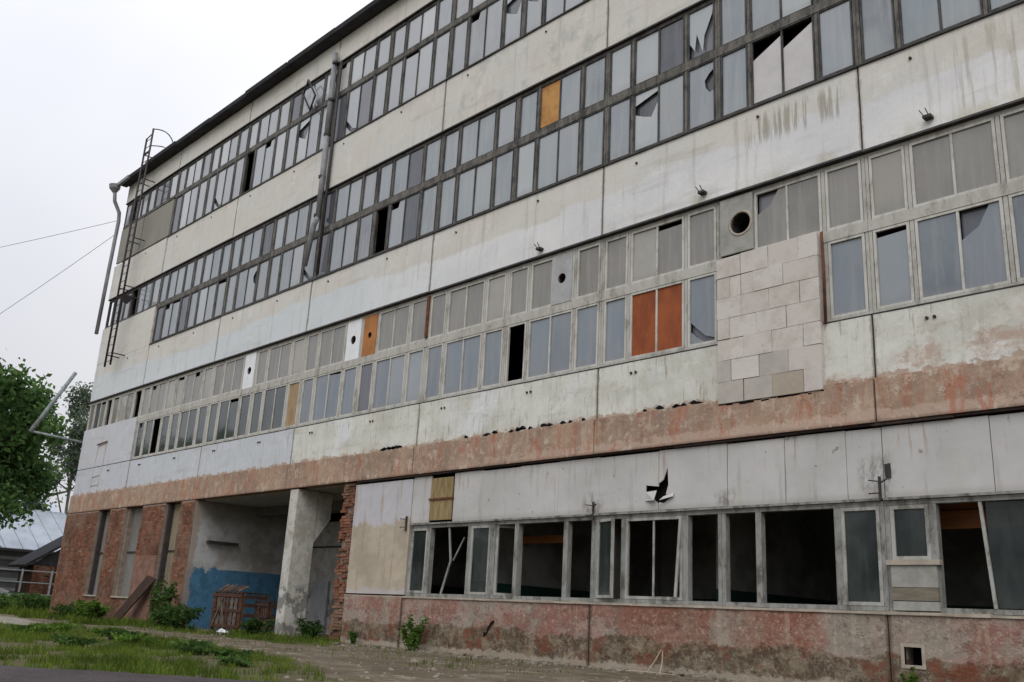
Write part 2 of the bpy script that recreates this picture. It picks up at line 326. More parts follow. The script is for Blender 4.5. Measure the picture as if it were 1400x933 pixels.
c = g.mix(g.mul(g.ss(g.add(g.Y, g.mul(g.sub(g.noise(3), .5), .4)), .22, .12), .8), c, lin((150, 136, 124)))
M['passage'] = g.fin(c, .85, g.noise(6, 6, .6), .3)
g = G('flaking_column')
c = g.mix(g.ss(g.noise(2.2, 8, .75), .42, .6), lin((190, 188, 181)), lin((164, 160, 150)))
pe = g.mul(g.ss(g.noise(2.6, 7, .7, off=(3, 0, 0)), .5, .54), g.ss(g.Z, 1.5, 1.3)); c = g.mix(g.mul(pe, .7), c, lin((96, 98, 98)))
pe2 = g.ss(g.noise(3.4, 8, .8, off=(3, 9, 0)), .58, .62); c = g.mix(g.mul(pe2, .5), c, lin((120, 108, 92)))
M['column'] = g.fin(c, .85, g.add(g.noise(9, 8, .7), pe), .6, .03)

# aerated blocks
g = G('aerated_block')
c = g.mix(g.rnd(), lin((202, 196, 190)), lin((192, 185, 178)))
c = g.mix(g.mul(g.ss(g.noise(3, 8, .7), .5, .65), .35), c, lin((166, 158, 148)))
c = g.mix(g.mul(g.ss(g.noise(14, 3, .5), .68, .72), .4), c, lin((120, 112, 104)))
c = g.mix(g.mul(g.ss(g.noise(1.1, 6, .7, off=(2, 2, 2)), .48, .62), .4), c, lin((168, 160, 148)))
M['block'] = g.fin(c, .95, g.noise(22, 6, .7), .4, .01, .1)
M['blocktan'] = simple('tan_block', (168, 157, 142), .12, 5, .95)
M['blockgrey'] = simple('grey_block', (178, 172, 164), .14, 5, .95)

# ------------------------------------------------------------------ mesh helpers
class MB:
    def __init__(s): s.v = []; s.f = []
    def hexa(s, p):
        b = len(s.v); s.v += [tuple(q) for q in p]
        s.f += [(b, b+3, b+2, b+1), (b+4, b+5, b+6, b+7), (b, b+1, b+5, b+4), (b+1, b+2, b+6, b+5), (b+2, b+3, b+7, b+6), (b+3, b, b+4, b+7)]
    def box(s, x0, x1, y0, y1, z0, z1, j=0.):
        r = (lambda: random.uniform(-j, j)) if j else (lambda: 0.)
        s.hexa([(x+r(), y+r(), z+r()) for x, y, z in [(x0, y0, z0), (x1, y0, z0), (x1, y1, z0), (x0, y1, z0), (x0, y0, z1), (x1, y0, z1), (x1, y1, z1), (x0, y1, z1)]])
        return s
    def bar(s, a, b, wx, wy, up=(0, 1, 0)):
        a, b = Vector(a), Vector(b); d = (b-a).normalized(); u = Vector(up); x = d.cross(u)
        if x.length < 1e-4: x = d.cross(Vector((1, 0, 0)))
        x.normalize(); y = x.cross(d).normalized(); x *= wx/2; y *= wy/2
        s.hexa([a-x-y, a+x-y, a+x+y, a-x+y, b-x-y, b+x-y, b+x+y, b-x+y]); return s
    def tube(s, pts, r, n=10, cap=True):
        pts = [Vector(p) for p in pts]; rings = []
        rr = r if isinstance(r, (list, tuple)) else [r]*len(pts)
        for i, p in enumerate(pts):
            d = (pts[min(i+1, len(pts)-1)] - pts[max(i-1, 0)]).normalized()
            u = d.cross(Vector((0, 1, 0)));
            if u.length < .1: u = d.cross(Vector((1, 0, 0)))
            u.normalize(); v = d.cross(u).normalized(); b = len(s.v)
            for k in range(n):
                a = 2*math.pi*k/n; s.v.append(tuple(p + (u*math.cos(a)+v*math.sin(a))*rr[i]))
            rings.append(b)
        for i in range(len(rings)-1):
            for k in range(n):
                a, b = rings[i], rings[i+1]; s.f.append((a+k, a+(k+1) % n, b+(k+1) % n, b+k))
        if cap: s.f.append(tuple(rings[0]+k for k in range(n))[::-1]); s.f.append(tuple(rings[-1]+k for k in range(n)))
        return s
    def prism(s, poly, y0, y1):        # polygon in x,z extruded along y (ccw seen from -y)
        b = len(s.v); n = len(poly); s.v += [(x, y0, z) for x, z in poly] + [(x, y1, z) for x, z in poly]
        s.f.append(tuple(range(b, b+n))); s.f.append(tuple(range(b+2*n-1, b+n-1, -1)))
        for k in range(n): s.f.append((b+k, b+n+k, b+n+(k+1) % n, b+(k+1) % n))
        return s
    def mesh(s, name, mat, smooth=False):
        me = bpy.data.meshes.new(name); me.from_pydata(s.v, [], s.f); me.update()
        bm = bmesh.new(); bm.from_mesh(me); bmesh.ops.recalc_face_normals(bm, faces=bm.faces); bm.to_mesh(me); bm.free()
        if smooth:
            for p in me.polygons: p.use_smooth = True
        me.materials.append(mat); return me
    def build(s, name, mat, parent=None, smooth=False, loc=None, **pr):
        return put(name, s.mesh(name, mat, smooth), parent, loc, **pr)
def put(name, me, parent=None, loc=None, rot=None, **pr):
    o = bpy.data.objects.new(name, me); C.objects.link(o)
    if parent is not None: o.parent = parent
    if loc: o.location = loc
    if rot: o.rotation_euler = rot
    for k, v in pr.items(): o[k] = v
    return o
def empty(name, loc=(0, 0, 0), **pr):
    o = bpy.data.objects.new(name, None); C.objects.link(o); o.location = loc; o.empty_display_size = .2
    for k, v in pr.items(): o[k] = v
    return o

# ------------------------------------------------------------------ THE FACTORY
XL, XR = -35.55, 9.0
B = empty('factory_building', (0, 0, 0), label='long four-storey factory with dirty white panels and broken ribbon windows', category='factory')

# wall panels, one per bay and level
def frange(a, b, st):
    o = []
    while a < b-1e-6: o.append(a); a += st
    return o
bays = [(max(XL, x), min(XR, x+6)) for x in range(-36, 9, 6)]
def panel(name, x0, x1, z0, z1, mat, y0=0., y1=.28, gap=.018, nx=12, nz=4, amp=.006, parent=B, **pr):
    """slightly warped slab with real joints"""
    me = MB(); x0 += gap; x1 -= gap; ty = random.uniform(-.006, .006)
    b = 0; W = nx+1
    for layer, yy in ((0, y0), (1, y1)):
        for j in range(nz+1):
            for i in range(nx+1):
                d = (random.uniform(-amp, amp)+ty) if layer == 0 else 0
                me.v.append((x0+(x1-x0)*i/nx, yy+d, z0+(z1-z0)*j/nz))
    n = W*(nz+1)
    for j in range(nz):
        for i in range(nx):
            a = j*W+i; me.f.append((a, a+1, a+W+1, a+W)); a += n; me.f.append((a, a+W, a+W+1, a+1))
    for i in range(nx):
        me.f.append((i, i+n, i+1+n, i+1)); a = nz*W+i; me.f.append((a, a+1, a+1+n, a+n))
    for j in range(nz):
        a = j*W; me.f.append((a, a+W, a+W+n, a+n)); a = j*W+nx; me.f.append((a, a+n, a+W+n, a+W))
    return me.build(name, mat, parent, smooth=False, **pr)
for (x0, x1) in bays:
    for (z0, z1) in ((4.86, 5.95), (8.99, 10.64), (13.72, 15.32)):
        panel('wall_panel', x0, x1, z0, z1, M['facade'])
    panel('parapet_panel', x0, x1, 18.46, 19.36, M['facade'])
    panel('slab_band', x0, x1, 4.13, 4.857, M['band'], -.07, .25, nx=12, nz=2, amp=.004)
# sealant / joint backing in one strip per joint
for x in range(-30, 9, 6):
    for (z0, z1) in ((4.15, 5.95), (9.0, 10.63), (13.73, 15.31), (18.47, 19.35)):
        MB().box(x-.03, x+.03, .03, .24, z0, z1).build('joint_strip', M['iron'], B)
# solid wall where the lower sashes are missing at the left end
panel('wall_panel', XL, -30.03, 5.96, 7.70, M['facade'], 0, .28, nx=10)
panel('wall_panel', XL, -30.03, 10.65, 12.30, M['facade'], 0, .28, nx=10)
panel('cover_panel', XL+.02, -33.05, 15.46, 17.12, M['olivepanel'], .02, .1, nx=6, amp=.003, label='olive grey board cover over the missing panes')
panel('cover_panel', -33.02, -30.05, 15.44, 17.10, M['olivepanel'], .03, .1, nx=6, amp=.003)

# shell: end wall, floors, roof, core
sh = MB()
sh.box(XL, XL+.25, .29, 14, 4.1, 19.35)
sh.build('end_wall', M['facade'], B)
fl = MB()
for z in (4.2, 9.3, 14.0): fl.box(XL+.26, XR, .30, 7.9, z, z+.35)
fl.build('floor_slab', M['interiordark'], B)
MB().box(XL+.26, XR, 7.92, 8.1, 4.3, 19.3).build('inner_wall', M['interiordark'], B)
MB().box(XR+.002, XR+.25, 0.02, 14, .02, 19.35).build('end_wall', M['facade'], B)
MB().box(XL+.26, XR, 13.8, 14.0, .02, 19.3).build('rear_wall', M['facade'], B)
for x in range(-36, 10, 6):
    if x > XL: MB().box(x-.2, x+.2, .45, .85, 4.56, 19.3).build('column', M['interiordark'], B)
# roof and eave: slab with a ragged felt edge, one piece per 3 m
MB().box(XL-.1, XR+.2, -.02, 14.2, 19.40, 19.62).build('roof', M['roof'], B)
for i, x in enumerate(frange(XL-.25, XR+.2, 3.0)):
    dz = random.choice((0, 0, .03, -.02, .05)); dy = random.uniform(-.04, .04)
    e = MB(); e.hexa([(x+.01, -.40+dy, 19.36+dz), (x+2.99, -.40+dy, 19.36+dz), (x+2.99, -.03, 19.37), (x+.01, -.03, 19.37),
                      (x+.01, -.44+dy, 19.50+dz), (x+2.99, -.44+dy, 19.50+dz), (x+2.99, -.03, 19.60), (x+.01, -.03, 19.60)])
    e.build('eave', M['roof'], B)

# ---- ribbon windows
LV = {  # z0, z1, transom lo, transom hi
    2: (5.98, 8.92, 7.44, 7.70), 3: (10.68, 13.67, 12.17, 12.42), 4: (15.36, 18.42, 17.08, 17.30)}
SAS = [(.075, .70), (.79, 2.16), (2.25, 2.925)]
def frame_mesh(z0, z1, t0, t1, lower=True, mat=None, pw=.06):
    b = MB(); Y0, Y1 = .05, .17
    zb = z0 if lower else t0
    b.box(.004, 2.996, Y0, Y1, z1-.06, z1)
    if lower:
        b.box(.004, 2.996, Y0, Y1, z0, z0+.06); b.box(.004, 2.996, Y0-.01, Y1, t0+.03, t1-.03)
    else: b.box(.004, 2.996, Y0-.01, Y1, t0+.09, t1-.03)
    for (a, c) in ((.004, .06), (2.94, 2.996), (.712, .778), (2.172, 2.238)):
        b.box(a, c, Y0+.004, Y1-.004, zb+(.062 if lower else 0.122), z1-.062)
    return b.mesh('window_frame', mat)
cache = {}
def sash_mesh(wd, h, mt, mat, fw=.048):
    k = ('s', round(wd, 3), round(h, 3), mt, mat.name)
    if k not in cache:
        b = MB(); Y0, Y1 = -.025, .025
        b.box(0, wd, Y0, Y1, 0, fw); b.box(0, wd, Y0, Y1, h-fw, h)
        b.box(0, fw, Y0+.002, Y1-.002, fw, h-fw); b.box(wd-fw, wd, Y0+.002, Y1-.002, fw, h-fw)
        if mt: b.box(wd/2-.02, wd/2+.02, Y0+.006, Y1-.006, fw, h-fw)
        cache[k] = b.mesh('sash', mat)
    return cache[k]
def pane_mesh(wd, h, mat):
    k = ('p', round(wd, 3), round(h, 3), mat.name)
    if k not in cache:
        cache[k] = MB().box(0, wd, -.003, .003, 0, h).mesh('pane', mat)
    return cache[k]
def broken(wd, h, mat, kind):
    """what is left of a smashed pane: shards round the edge"""
    b = MB(); r = random.uniform
    if kind == 'tl':      # upper left corner missing
        b.prism([(0, 0), (wd, 0), (wd, h), (wd*.75, h), (wd*.45, h*.75), (0, h*.62)], -.003, .003)
    elif kind == 'top':   # slanting upper edge
        b.prism([(0, 0), (wd, 0), (wd, h*.93), (0, h*.70)], -.003, .003)
    elif kind == 'hook':  # bite on the right
        b.prism([(0, 0), (wd, 0), (wd, h*.52), (wd*.82, h*.50), (wd*.66, h*.60), (wd*.62, h*.72), (wd*.8, h*.82), (wd, h*.88), (wd, h), (0, h)], -.003, .003)
    elif kind == 'shard':  # tall shards left standing
        b.prism([(0, h), (0, h*.35), (wd*.22, h*.15), (wd*.3, h*.5), (wd*.55, h*.05), (wd*.62, h*.4), (wd*.95, h*.8), (wd, h)], -.003, .003)
    elif kind == 'low':   # lower half
        b.prism([(0, 0), (wd, 0), (wd, h*.74), (wd*.7, h*.50), (wd*.35, h*.56), (0, h*.64)], -.003, .003)
        b.prism([(0, h*.80), (wd, h*.92), (wd, h), (0, h)], -.003, .003)
    elif kind == 'bl':
        b.prism([(0, h*.34), (wd*.3, h*.22), (wd*.6, h*.1), (wd, h*.04), (wd, h), (0, h)], -.003, .003)
        b.prism([(0, 0), (wd*.6, 0), (wd*.25, h*.1), (0, h*.2)], -.003, .003)
    elif kind == 'slip':
        t_ = h-random.uniform(.04, .12); b.prism([(0, 0), (wd, 0), (wd, t_), (0, t_+random.uniform(-.03, .03))], -.003, .003)
    elif kind == 'notch':
        b.prism([(0, 0), (wd, 0), (wd, h), (wd*.6, h), (wd*.5, h*.86), (0, h*.86)], -.003, .003)
    return b.mesh('broken_pane', mat)
# special panes: (level, module, row, index) -> treatment      row 0 lower, 1 upper; index 0..3
SP = {
 (2,-1,1,0): 'skip', (2,-1,1,1): 'b:tl', (2,-3,1,2): 'vent:grey', (2,-5,1,0): 'vent:wood', (2,-6,1,3): 'vent:white', (2,-8,1,3): 'vent:white',
 (2,-2,0,1): 'm:orangeboard', (2,-2,0,2): 'm:orangeboard', (2,-2,0,3): 'b:bl', (2,-1,0,0): 'none', (2,-1,0,1): 'none', (2,-1,0,2): 'none',
 (2,-3,0,0): 'none', (2,-5,0,0): 'm:glassdark', (2,-7,0,3): 'm:tanboard', (2,0,0,2): 'b:tl', (2,-10,0,0): 'b:notch', (2,-10,0,2): 'none', (2,-12,1,1): 'm:glassdark',
 (2,-11,1,3): 'none', (2,-12,1,3): 'none', (2,-10,1,1): 'b:notch', (2,-9,1,2): 'b:notch', (2,-7,0,2): 'm:glass2d', (2,-7,0,1): 'm:glass2d', (2,-10,0,3): 'm:glass2d', (2,-10,0,1): 'm:glass2d',
 (3,-3,1,1): 'm:yellowboard', (3,-5,0,0): 'none', (3,-5,0,1): 'b:notch', (3,-1,0,1): 'w:top', (3,-1,0,2): 'w:top', (3,-2,0,1): 'b:low', (3,-2,0,3): 'b:hook', (3,-2,1,2): 'm:glassdark', (3,-2,1,3): 'b:shard',
 (3,-1,1,2): 'b:hook', (3,-7,0,3): 'b:bl', (3,-6,0,0): 'm:glassdark', (3,-6,1,0): 'm:glassdark', (3,-10,0,1): 'b:notch', (3,-10,0,0): 'm:glassdark', (3,-10,0,3): 'm:glassdark', (3,-12,1,2): 'm:glassdark', (3,-12,1,0): 'none', (3,-11,1,0): 'none',
 (4,-6,1,0): 'w:notch', (4,-6,0,0): 'm:glassdark', (4,-8,0,0): 'none', (4,-10,0,0): 'm:glassdark', (4,-11,1,1): 'm:glassdark', (4,-11,1,2): 'm:glassdark', (4,-8,0,2): 'b:notch', (4,-7,0,1): 'b:low',
 (4,-4,0,1): 'b:notch', (4,-4,0,3): 'b:low', (4,-3,0,0): 'b:low', (4,-7,1,3): 'b:hook', (4,-12,1,1): 'none',
}
def vent_plate(kind, wd, h, r, parent, x, y, z, cx=None, ring=False):
    mat = {'white': M['whiteplate'], 'grey': M['greyplate'], 'wood': M['orangewood'], 'cream': M['creamplate']}[kind]
    b = MB(); cx = wd/2 if cx is None else cx; cz = h/2
    ang = [2*math.pi*k/24+.01 for k in range(24)]+[math.atan2(zz, xx) % (2*math.pi) for xx in (wd-cx, -cx) for zz in (cz, -cz)]
    ang.sort(); n = len(ang)
    for yy in (-.02, .02):
        for a in ang: b.v.append((cx+r*math.cos(a), yy, cz+r*math.sin(a)))
        for a in ang:
            ca, sa = math.cos(a), math.sin(a)
            tx = ((wd-cx) if ca > 0 else cx)/max(abs(ca), 1e-6); tz = cz/max(abs(sa), 1e-6); t = min(tx, tz)
            b.v.append((cx+t*ca, yy, cz+t*sa))
    for k in range(n):
        k2 = (k+1) % n
        b.f.append((k, n+k, n+k2, k2)); b.f.append((2*n+k, 2*n+k2, 3*n+k2, 3*n+k)); b.f.append((k, k2, 2*n+k2, 2*n+k)); b.f.append((n+k, 3*n+k, 3*n+k2, n+k2))
    o = b.build('vent_plate', mat, parent, loc=(x, y, z))
    n = 24
    d = MB().tube([(cx, -.03 if ring else -.01, cz), (cx, .35, cz)], r*1.0, 24, cap=False)
    d.build('duct', M['iron'], parent, loc=(x, y, z))
    MB().tube([(cx, .34, cz), (cx, .36, cz)], r*.99, 24).build('duct_cap', M['void'], parent, loc=(x, y, z))
    if ring:
        rg = MB(); t = []
        for k in range(n): a0 = 2*math.pi*k/n; t.append((a0))
        for rr, yy in ((r, -.03), (r*1.17, -.032), (r*1.24, -.021), (r, .02)):
            for a in t: rg.v.append((cx+rr*math.cos(a), yy, cz+rr*math.sin(a)))
        for s_ in range(4):
            for k in range(n):
                rg.f.append((s_*n+k, s_*n+(k+1) % n, ((s_+1) % 4)*n+(k+1) % n, ((s_+1) % 4)*n+k))
        rg.build('vent_ring', M['palesill'], parent, smooth=True, loc=(x, y, z))
    return o
FR = {2: (M['paleframe'], M['palesash']), 3: (M['darkframe'], M['darksash']), 4: (M['darkframe'], M['darksash'])}
GL = {(2, 0): 'glass2', (2, 1): 'glass2u', (3, 0): 'glass3', (3, 1): 'glass3', (4, 0): 'glass4', (4, 1): 'glass4'}
vis = {2: 0, 3: 0, 4: -2}
fm = {}
rw = random.Random(11)
for L, (z0, z1, t0, t1) in LV.items():
    for k in range(-12, 3):
        lower = not (k <= -11)
        key = (L, lower)
        if key not in fm: fm[key] = frame_mesh(z0, z1, t0, t1, lower, FR[L][0])
        X = 3*k + (.0 if k > -12 else 0)
        W = put('window', fm[key], B, (X, 0, 0))
        if k == -12: W.scale = ((3*k+3-XL-.03)/3, 1, 1); W.location.x = XL+.03
        extra = MB() if k > vis[L] else None
        for row in (0, 1):
            if row == 0 and not lower: continue
            a, b_ = (z0+.062, t0+.028) if row == 0 else (t1-.028, z1-.062)
            h = b_-a
            for si, (s0, s1) in enumerate(SAS):
                idx = [0] if si == 0 else ([1, 2] if si == 1 else [3])
                st = [SP.get((L, k, row, q)) for q in idx]
                if L == 2 and k == -1 and ((row == 0 and si < 2) or (row == 1 and si == 0)): continue
                wd = s1-s0
                if not any(q and q.startswith('vent') for q in st) or si == 1:
                    tilt = rw.uniform(-.008, .008)
                    op = rw.random(); fw_ = .048 if L == 2 else .032
                    rz = 0.
                    ob = put('sash', sash_mesh(wd, h, si == 1, FR[L][1], fw_), W, (s0, .075, a), (0, 0, rz))
                else: rz = 0
                for q, stt in zip(idx, st):
                    fw = .05 if L == 2 else .034
                    if si == 1:
                        p0 = s0+fw if q == 1 else s0+wd/2+.022; pw = wd/2-.022-fw
                    else: p0 = s0+fw; pw = wd-2*fw
                    ph = h-2*fw; mat = M[GL[(L, row)]]
                    if L == 2 and row == 0 and k <= -7: mat = M['glass2d'] if (rw.random() < .8 or k <= -8) else M['glass2']
                    if L == 2 and row == 0 and k in (-4,) : mat = M['glass2']
                    loc = (p0, .083, a+fw); rot = (rw.uniform(-.006, .006), 0, rw.uniform(-.008, .008)+rz)
                    if stt is None:
                        if rw.random() < .035 and L != 2: stt = 'm:glassdark'
                        elif rw.random() < .03 and L != 2: stt = 'b:'+rw.choice(('slip', 'hook', 'bl'))
                        elif rw.random() < .07: stt = 'b:slip'
                    if extra is not None:
                        extra.box(p0, p0+pw, .08, .086, a+fw, a+fw+ph); exm = mat; continue
                    if stt in ('none', 'skip'): continue
                    if stt is None: put('pane', pane_mesh(pw, ph, mat), W, loc, rot)
                    elif stt.startswith('m:'):
                        nm = stt[2:]; y_ = .083
                        o = put('board' if 'board' in nm else 'pane', pane_mesh(pw+(.03 if 'board' in nm else 0), ph, M[nm]), W, (p0-(.015 if 'board' in nm else 0), y_, a+fw), (0, 0, 0))
                        if nm == 'orangeboard' and q == 1: o['label'] = 'rust orange board filling half of a window'
                        if nm == 'yellowboard': o['label'] = 'ochre plywood board in place of a pane'
                    elif stt.startswith('b:'):
                        put('pane', broken(pw, ph, mat, stt[2:]), W, loc, (0, 0, 0))
                        if stt[2:] not in ('slip', 'notch'): put('inner_pane', pane_mesh(pw, ph, M['glassdark']), W, (p0, .15, a+fw))
                    elif stt.startswith('w:'): put('pane', broken(pw, ph, M['whitepane'], stt[2:]), W, loc, (0, 0, 0), label='whitened pane with its top smashed')
                    elif stt.startswith('vent'):
                        kd = stt[5:]
                        vent_plate(kd, wd if si != 1 else pw, h, {'white': .13, 'wood': .09, 'grey': .12}[kd], W, s0 if si != 1 else p0, .06 if si != 1 else .05, a)
        if extra is not None: extra.build('pane', exm, W, kind='stuff')
        if L == 2 and k == -1: vent_plate('cream', .72, 1.16, .215, W, .06, .02, 7.72, cx=.52*.72+.08, ring=True)
    # flashings: dark drip above, dark gap/sill line below, one per bay
    for (x0, x1) in bays:
        d = random.uniform(-.01, .01)
        if L == 2:
            e = MB(); e.hexa([(x0+.01, -.05+d, z1+.01), (x1-.01, -.05+d, z1+.015), (x1-.01, .2, z1+.005), (x0+.01, .2, z1+.005), (x0+.01, -.04+d, z1+.055), (x1-.01, -.04+d, z1+.06), (x1-.01, .2, z1+.066), (x0+.01, .2, z1+.066)])
            e.build('drip_flashing', M['flash'], B)
            MB().box(x0+.01, x1-.01, -.008, .2, z0-.025, z0-.004).build('window_sill', M['flash'], B)
        else:
            MB().box(x0+.01, x1-.01, -.02+d, .2, z1+.005, z1+.045).build('drip_flashing', M['flash'], B)
            if x0 > -31: MB().box(x0+.01 if x0 > -30.5 else -30, x1-.01, -.035+d, .2, z0-.035, z0-.003).build('window_sill', M['flash'], B)
MB().box(-12.06, -11.97, .0, .06, 7.72, 8.86).build('frame_post', M['rust'], B, label='rusty post between two windows')

# ---- aerated block infill
inf = empty('block_infill'); inf.parent = B
rows = [(.26, .54, .83), (.14, .42, .70), (.27, .55, .84), (.13, .40, .69), (.25, .53, .82), (.14, .25, .38, .67), (.25, .53, .82)]
XA, XB, ZA, ZB = -2.97, -.87, 4.78, 7.62
hh = (ZB-ZA)/7
for i, r_ in enumerate(rows):
    xs = [0]+list(r_)+[1]
    for j in range(len(xs)-1):
        gg_ = random.choice((.004, .005, .011)); x0 = XA+(XB-XA)*xs[j]+gg_+random.uniform(-.004, .004)*(j > 0); x1 = XA+(XB-XA)*xs[j+1]-.004; z0 = ZA+hh*i+.003+random.uniform(0, .004); z1 = ZA+hh*(i+1)-.002
        if i == 6: z1 += .05*xs[j]
        mt = M['block']
        if i == 0: mt = (M['blockgrey'], M['blockgrey'], M['blocktan'], M['block'])[j]
        if i == 1 and j in (2, 0): mt = M['blockgrey']
        dy = random.uniform(-.006, .006)
        MB().box(x0, x1, -.10+dy, .14, z0, z1, .004).build('block', mt, inf)
MB().box(XA+.01, XB-.01, -.075, .12, ZA+.01, ZB-.01).build('mortar_bed', M['rustdark'], inf)
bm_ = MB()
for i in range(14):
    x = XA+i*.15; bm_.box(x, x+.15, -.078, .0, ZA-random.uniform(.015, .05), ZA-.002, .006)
bm_.build('shadow_gap', M['void'], inf)  # solid near-black strip in place of the dark gap under the blocks
# rusty pipe beside it
MB().tube([(-.80, -.05, 5.95), (-.79, -.06, 7.0), (-.81, -.05, 7.64)], .028, 8).build('rusty_pipe', M['rust'], B, smooth=True)

# ---- ground floor ----
# cladding sheets
edges = [-12.0, -11.3, -10.45, -9.43, -8.2, -7.05, -5.9, -4.4, -2.86, -1.7, -.59, .03, 1.68, 3.0, 4.5, 6.0, 7.5, 9.0]
for a, b_ in zip(edges[:-1], edges[1:]):
    if abs(a+11.3) < .01: continue
    z0 = 2.93+random.uniform(-.01, .01); zt = 4.065+random.uniform(-.02, .01)
    if abs(a+5.9) < .01:
        # sheet with torn flap: build round the tear
        t = MB(); y0, y1 = .02, .045
        x0, x1 = a+.008, b_-.006
        hx0, hx1, hz0, hz1 = x1-.30, x1, 3.02, 3.62
        t.box(x0, hx0, y0, y1, z0, zt); t.prism([(hx0, z0), (hx1, z0), (hx1, 3.05), (hx0, 3.30)], y0, y1)
        t.prism([(hx0, 3.42), (hx1, 3.38), (hx1, zt), (hx0, zt)], y0, y1)
        t.build('cladding_sheet', M['clad'], B, label='grey cladding sheet with a torn corner')
        f_ = MB(); f_.hexa([(hx0, .0, 3.12), (hx1, -.12, 3.1), (hx1, -.115, 3.1), (hx0, .012, 3.12), (hx0, .01, 3.29), (hx1, -.03, 3.3), (hx1, -.025, 3.3), (hx0, .015, 3.29)])
        f_.build('torn_flap', M['clad'], B); continue
    if abs(a+4.4) < .01:
        t = MB(); y0, y1 = .024, .05; x0, x1 = a+.006, b_-.008
        t.box(x0+.34, x1, y0, y1, z0, zt)
        t.prism([(x0, z0), (x0+.34, z0), (x0+.34, 3.20), (x0+.12, 3.06), (x0, 3.08)], y0, y1)
        t.prism([(x0, 3.44), (x0+.10, 3.5), (x0+.20, 3.74), (x0+.22, 3.4), (x0+.16, 3.22), (x0+.34, 3.20), (x0+.34, zt), (x0, zt)], y0, y1)
        t.build('cladding_sheet', M['clad'], B, label='grey cladding sheet with a ragged black hole')
        f_ = MB(); f_.hexa([(x0+.10, -.10, 3.10), (x0+.36, -.02, 3.17), (x0+.36, -.015, 3.17), (x0+.10, -.095, 3.10), (x0+.14, -.02, 3.18), (x0+.36, .01, 3.24), (x0+.36, .015, 3.24), (x0+.14, -.015, 3.18)])
        f_.build('torn_flap', M['clad'], B); continue
    panel('cladding_sheet', a, b_, z0, zt, M['clad'], .03+random.uniform(-.003, .003), .06, gap=(.009 if min(abs(a+5.9), abs(a+2.86), abs(a-.03), abs(b_+2.86), abs(b_-.03)) < .02 else .0018), nx=6, nz=4, amp=.004)
for z0, z1 in ((2.98, 3.47), (3.50, 3.99)):
    MB().box(-11.28, -10.47, .0, .03, z0, z1).build('plywood_board', M['mossboard'], B)
MB().box(-11.32, -10.43, -.03, .03, 3.462, 3.505).build('batten', M['rust'], B)
MB().box(-12., XR, .2, .29, 2.94, 4.12).build('lintel_beam', M['void'], B)  # beam painted near-black so the torn cladding opens onto darkness
for i, x in enumerate(frange(-14.4, XR, 1.3)):
    q = random.uniform(-.014, .008); MB().box(x, min(x+1.296, XR), -.03+q, .1, 4.092+q, 4.125).build('joint_strip', M['rustdark'], B)
for lv, zz in ((2, 5.72), (3, 10.42), (4, 15.1)):
    for k in range(-11, 3):
        for dx in ((.95,) if lv > 2 else (.9, 1.02)):
            x = 3*k+dx; MB().tube([(x, -.03, zz), (x, .02, zz)], .028, 6).build('anchor_stud', M['rustdark'], B)
# plaster piece
panel('plaster_wall', -14.47, -12.02, 1.24, 4.03, M['plaster'], -.0, .28, gap=.0, nx=16, nz=16, amp=.005)
# plinth panels (each bay, joint between), with hole
def plinth(x0, x1, hole=None):
    if hole is None: return [panel('plinth_panel', x0, x1, -.3, 1.205, M['plinth'], -.05, .25, gap=.014, nx=30, nz=12, amp=.004)]
    hx0, hx1, hz0, hz1 = hole
    panel('plinth_panel', x0, hx0+.006, -.3, 1.205, M['plinth'], -.05, .25, gap=.006, nx=3, nz=12, amp=.004)
    panel('plinth_panel', hx1-.006, x1, -.3, 1.205, M['plinth'], -.05, .25, gap=.006, nx=26, nz=12, amp=.006)
    panel('plinth_panel', hx0, hx1, hz1, 1.205, M['plinth'], -.05, .25, gap=.0005, nx=3, nz=4, amp=.003)
    panel('plinth_panel', hx0, hx1, -.3, hz0, M['plinth'], -.05, .25, gap=.0005, nx=3, nz=4, amp=.003)
plinth(-14.45, -12.0); plinth(-12, -6); plinth(-6, 0); plinth(0, 6, (.22, .48, .46, .71)); plinth(6, 9)
v = MB()
v.box(.17, .22, -.062, .0, .41, .76); v.box(.48, .53, -.062, .0, .41, .76); v.box(.222, .478, -.06, .0, .41, .459); v.box(.222, .478, -.06, .0, .711, .76)
v.build('vent_surround', M['palesill'], B)
MB().box(.2, .5, .24, .26, .43, .74).build('vent_back', M['void'], B)
# break in the plinth, its dark inside painted as a near-black plate
for pts in ([(-9.02, .52), (-8.95, .50), (-8.90, .62), (-8.80, .74), (-8.70, .77), (-8.72, .70), (-8.84, .60), (-8.93, .45), (-9.05, .40)],):
    MB().prism(pts, -.062, -.04).build('hole', M['void'], B)
for (x0, x1) in ((-12, -6), (-6, 0), (0, 6), (6, 9)):
    s_ = MB()
    for i in range(int((x1-x0)*2)):
        a = x0+i*.5; s_.box(a+.001, a+.5, -.085+random.uniform(-.008, .008), .03, 1.165, 1.207+random.uniform(-.004, .006), .003)
    s_.build('window_ledge', M['palesill'], B)
    MB().box(x0+.02, x1-.02, -.03, .0, 2.885, 2.925).build('drip_flashing', M['gfframe'], B)

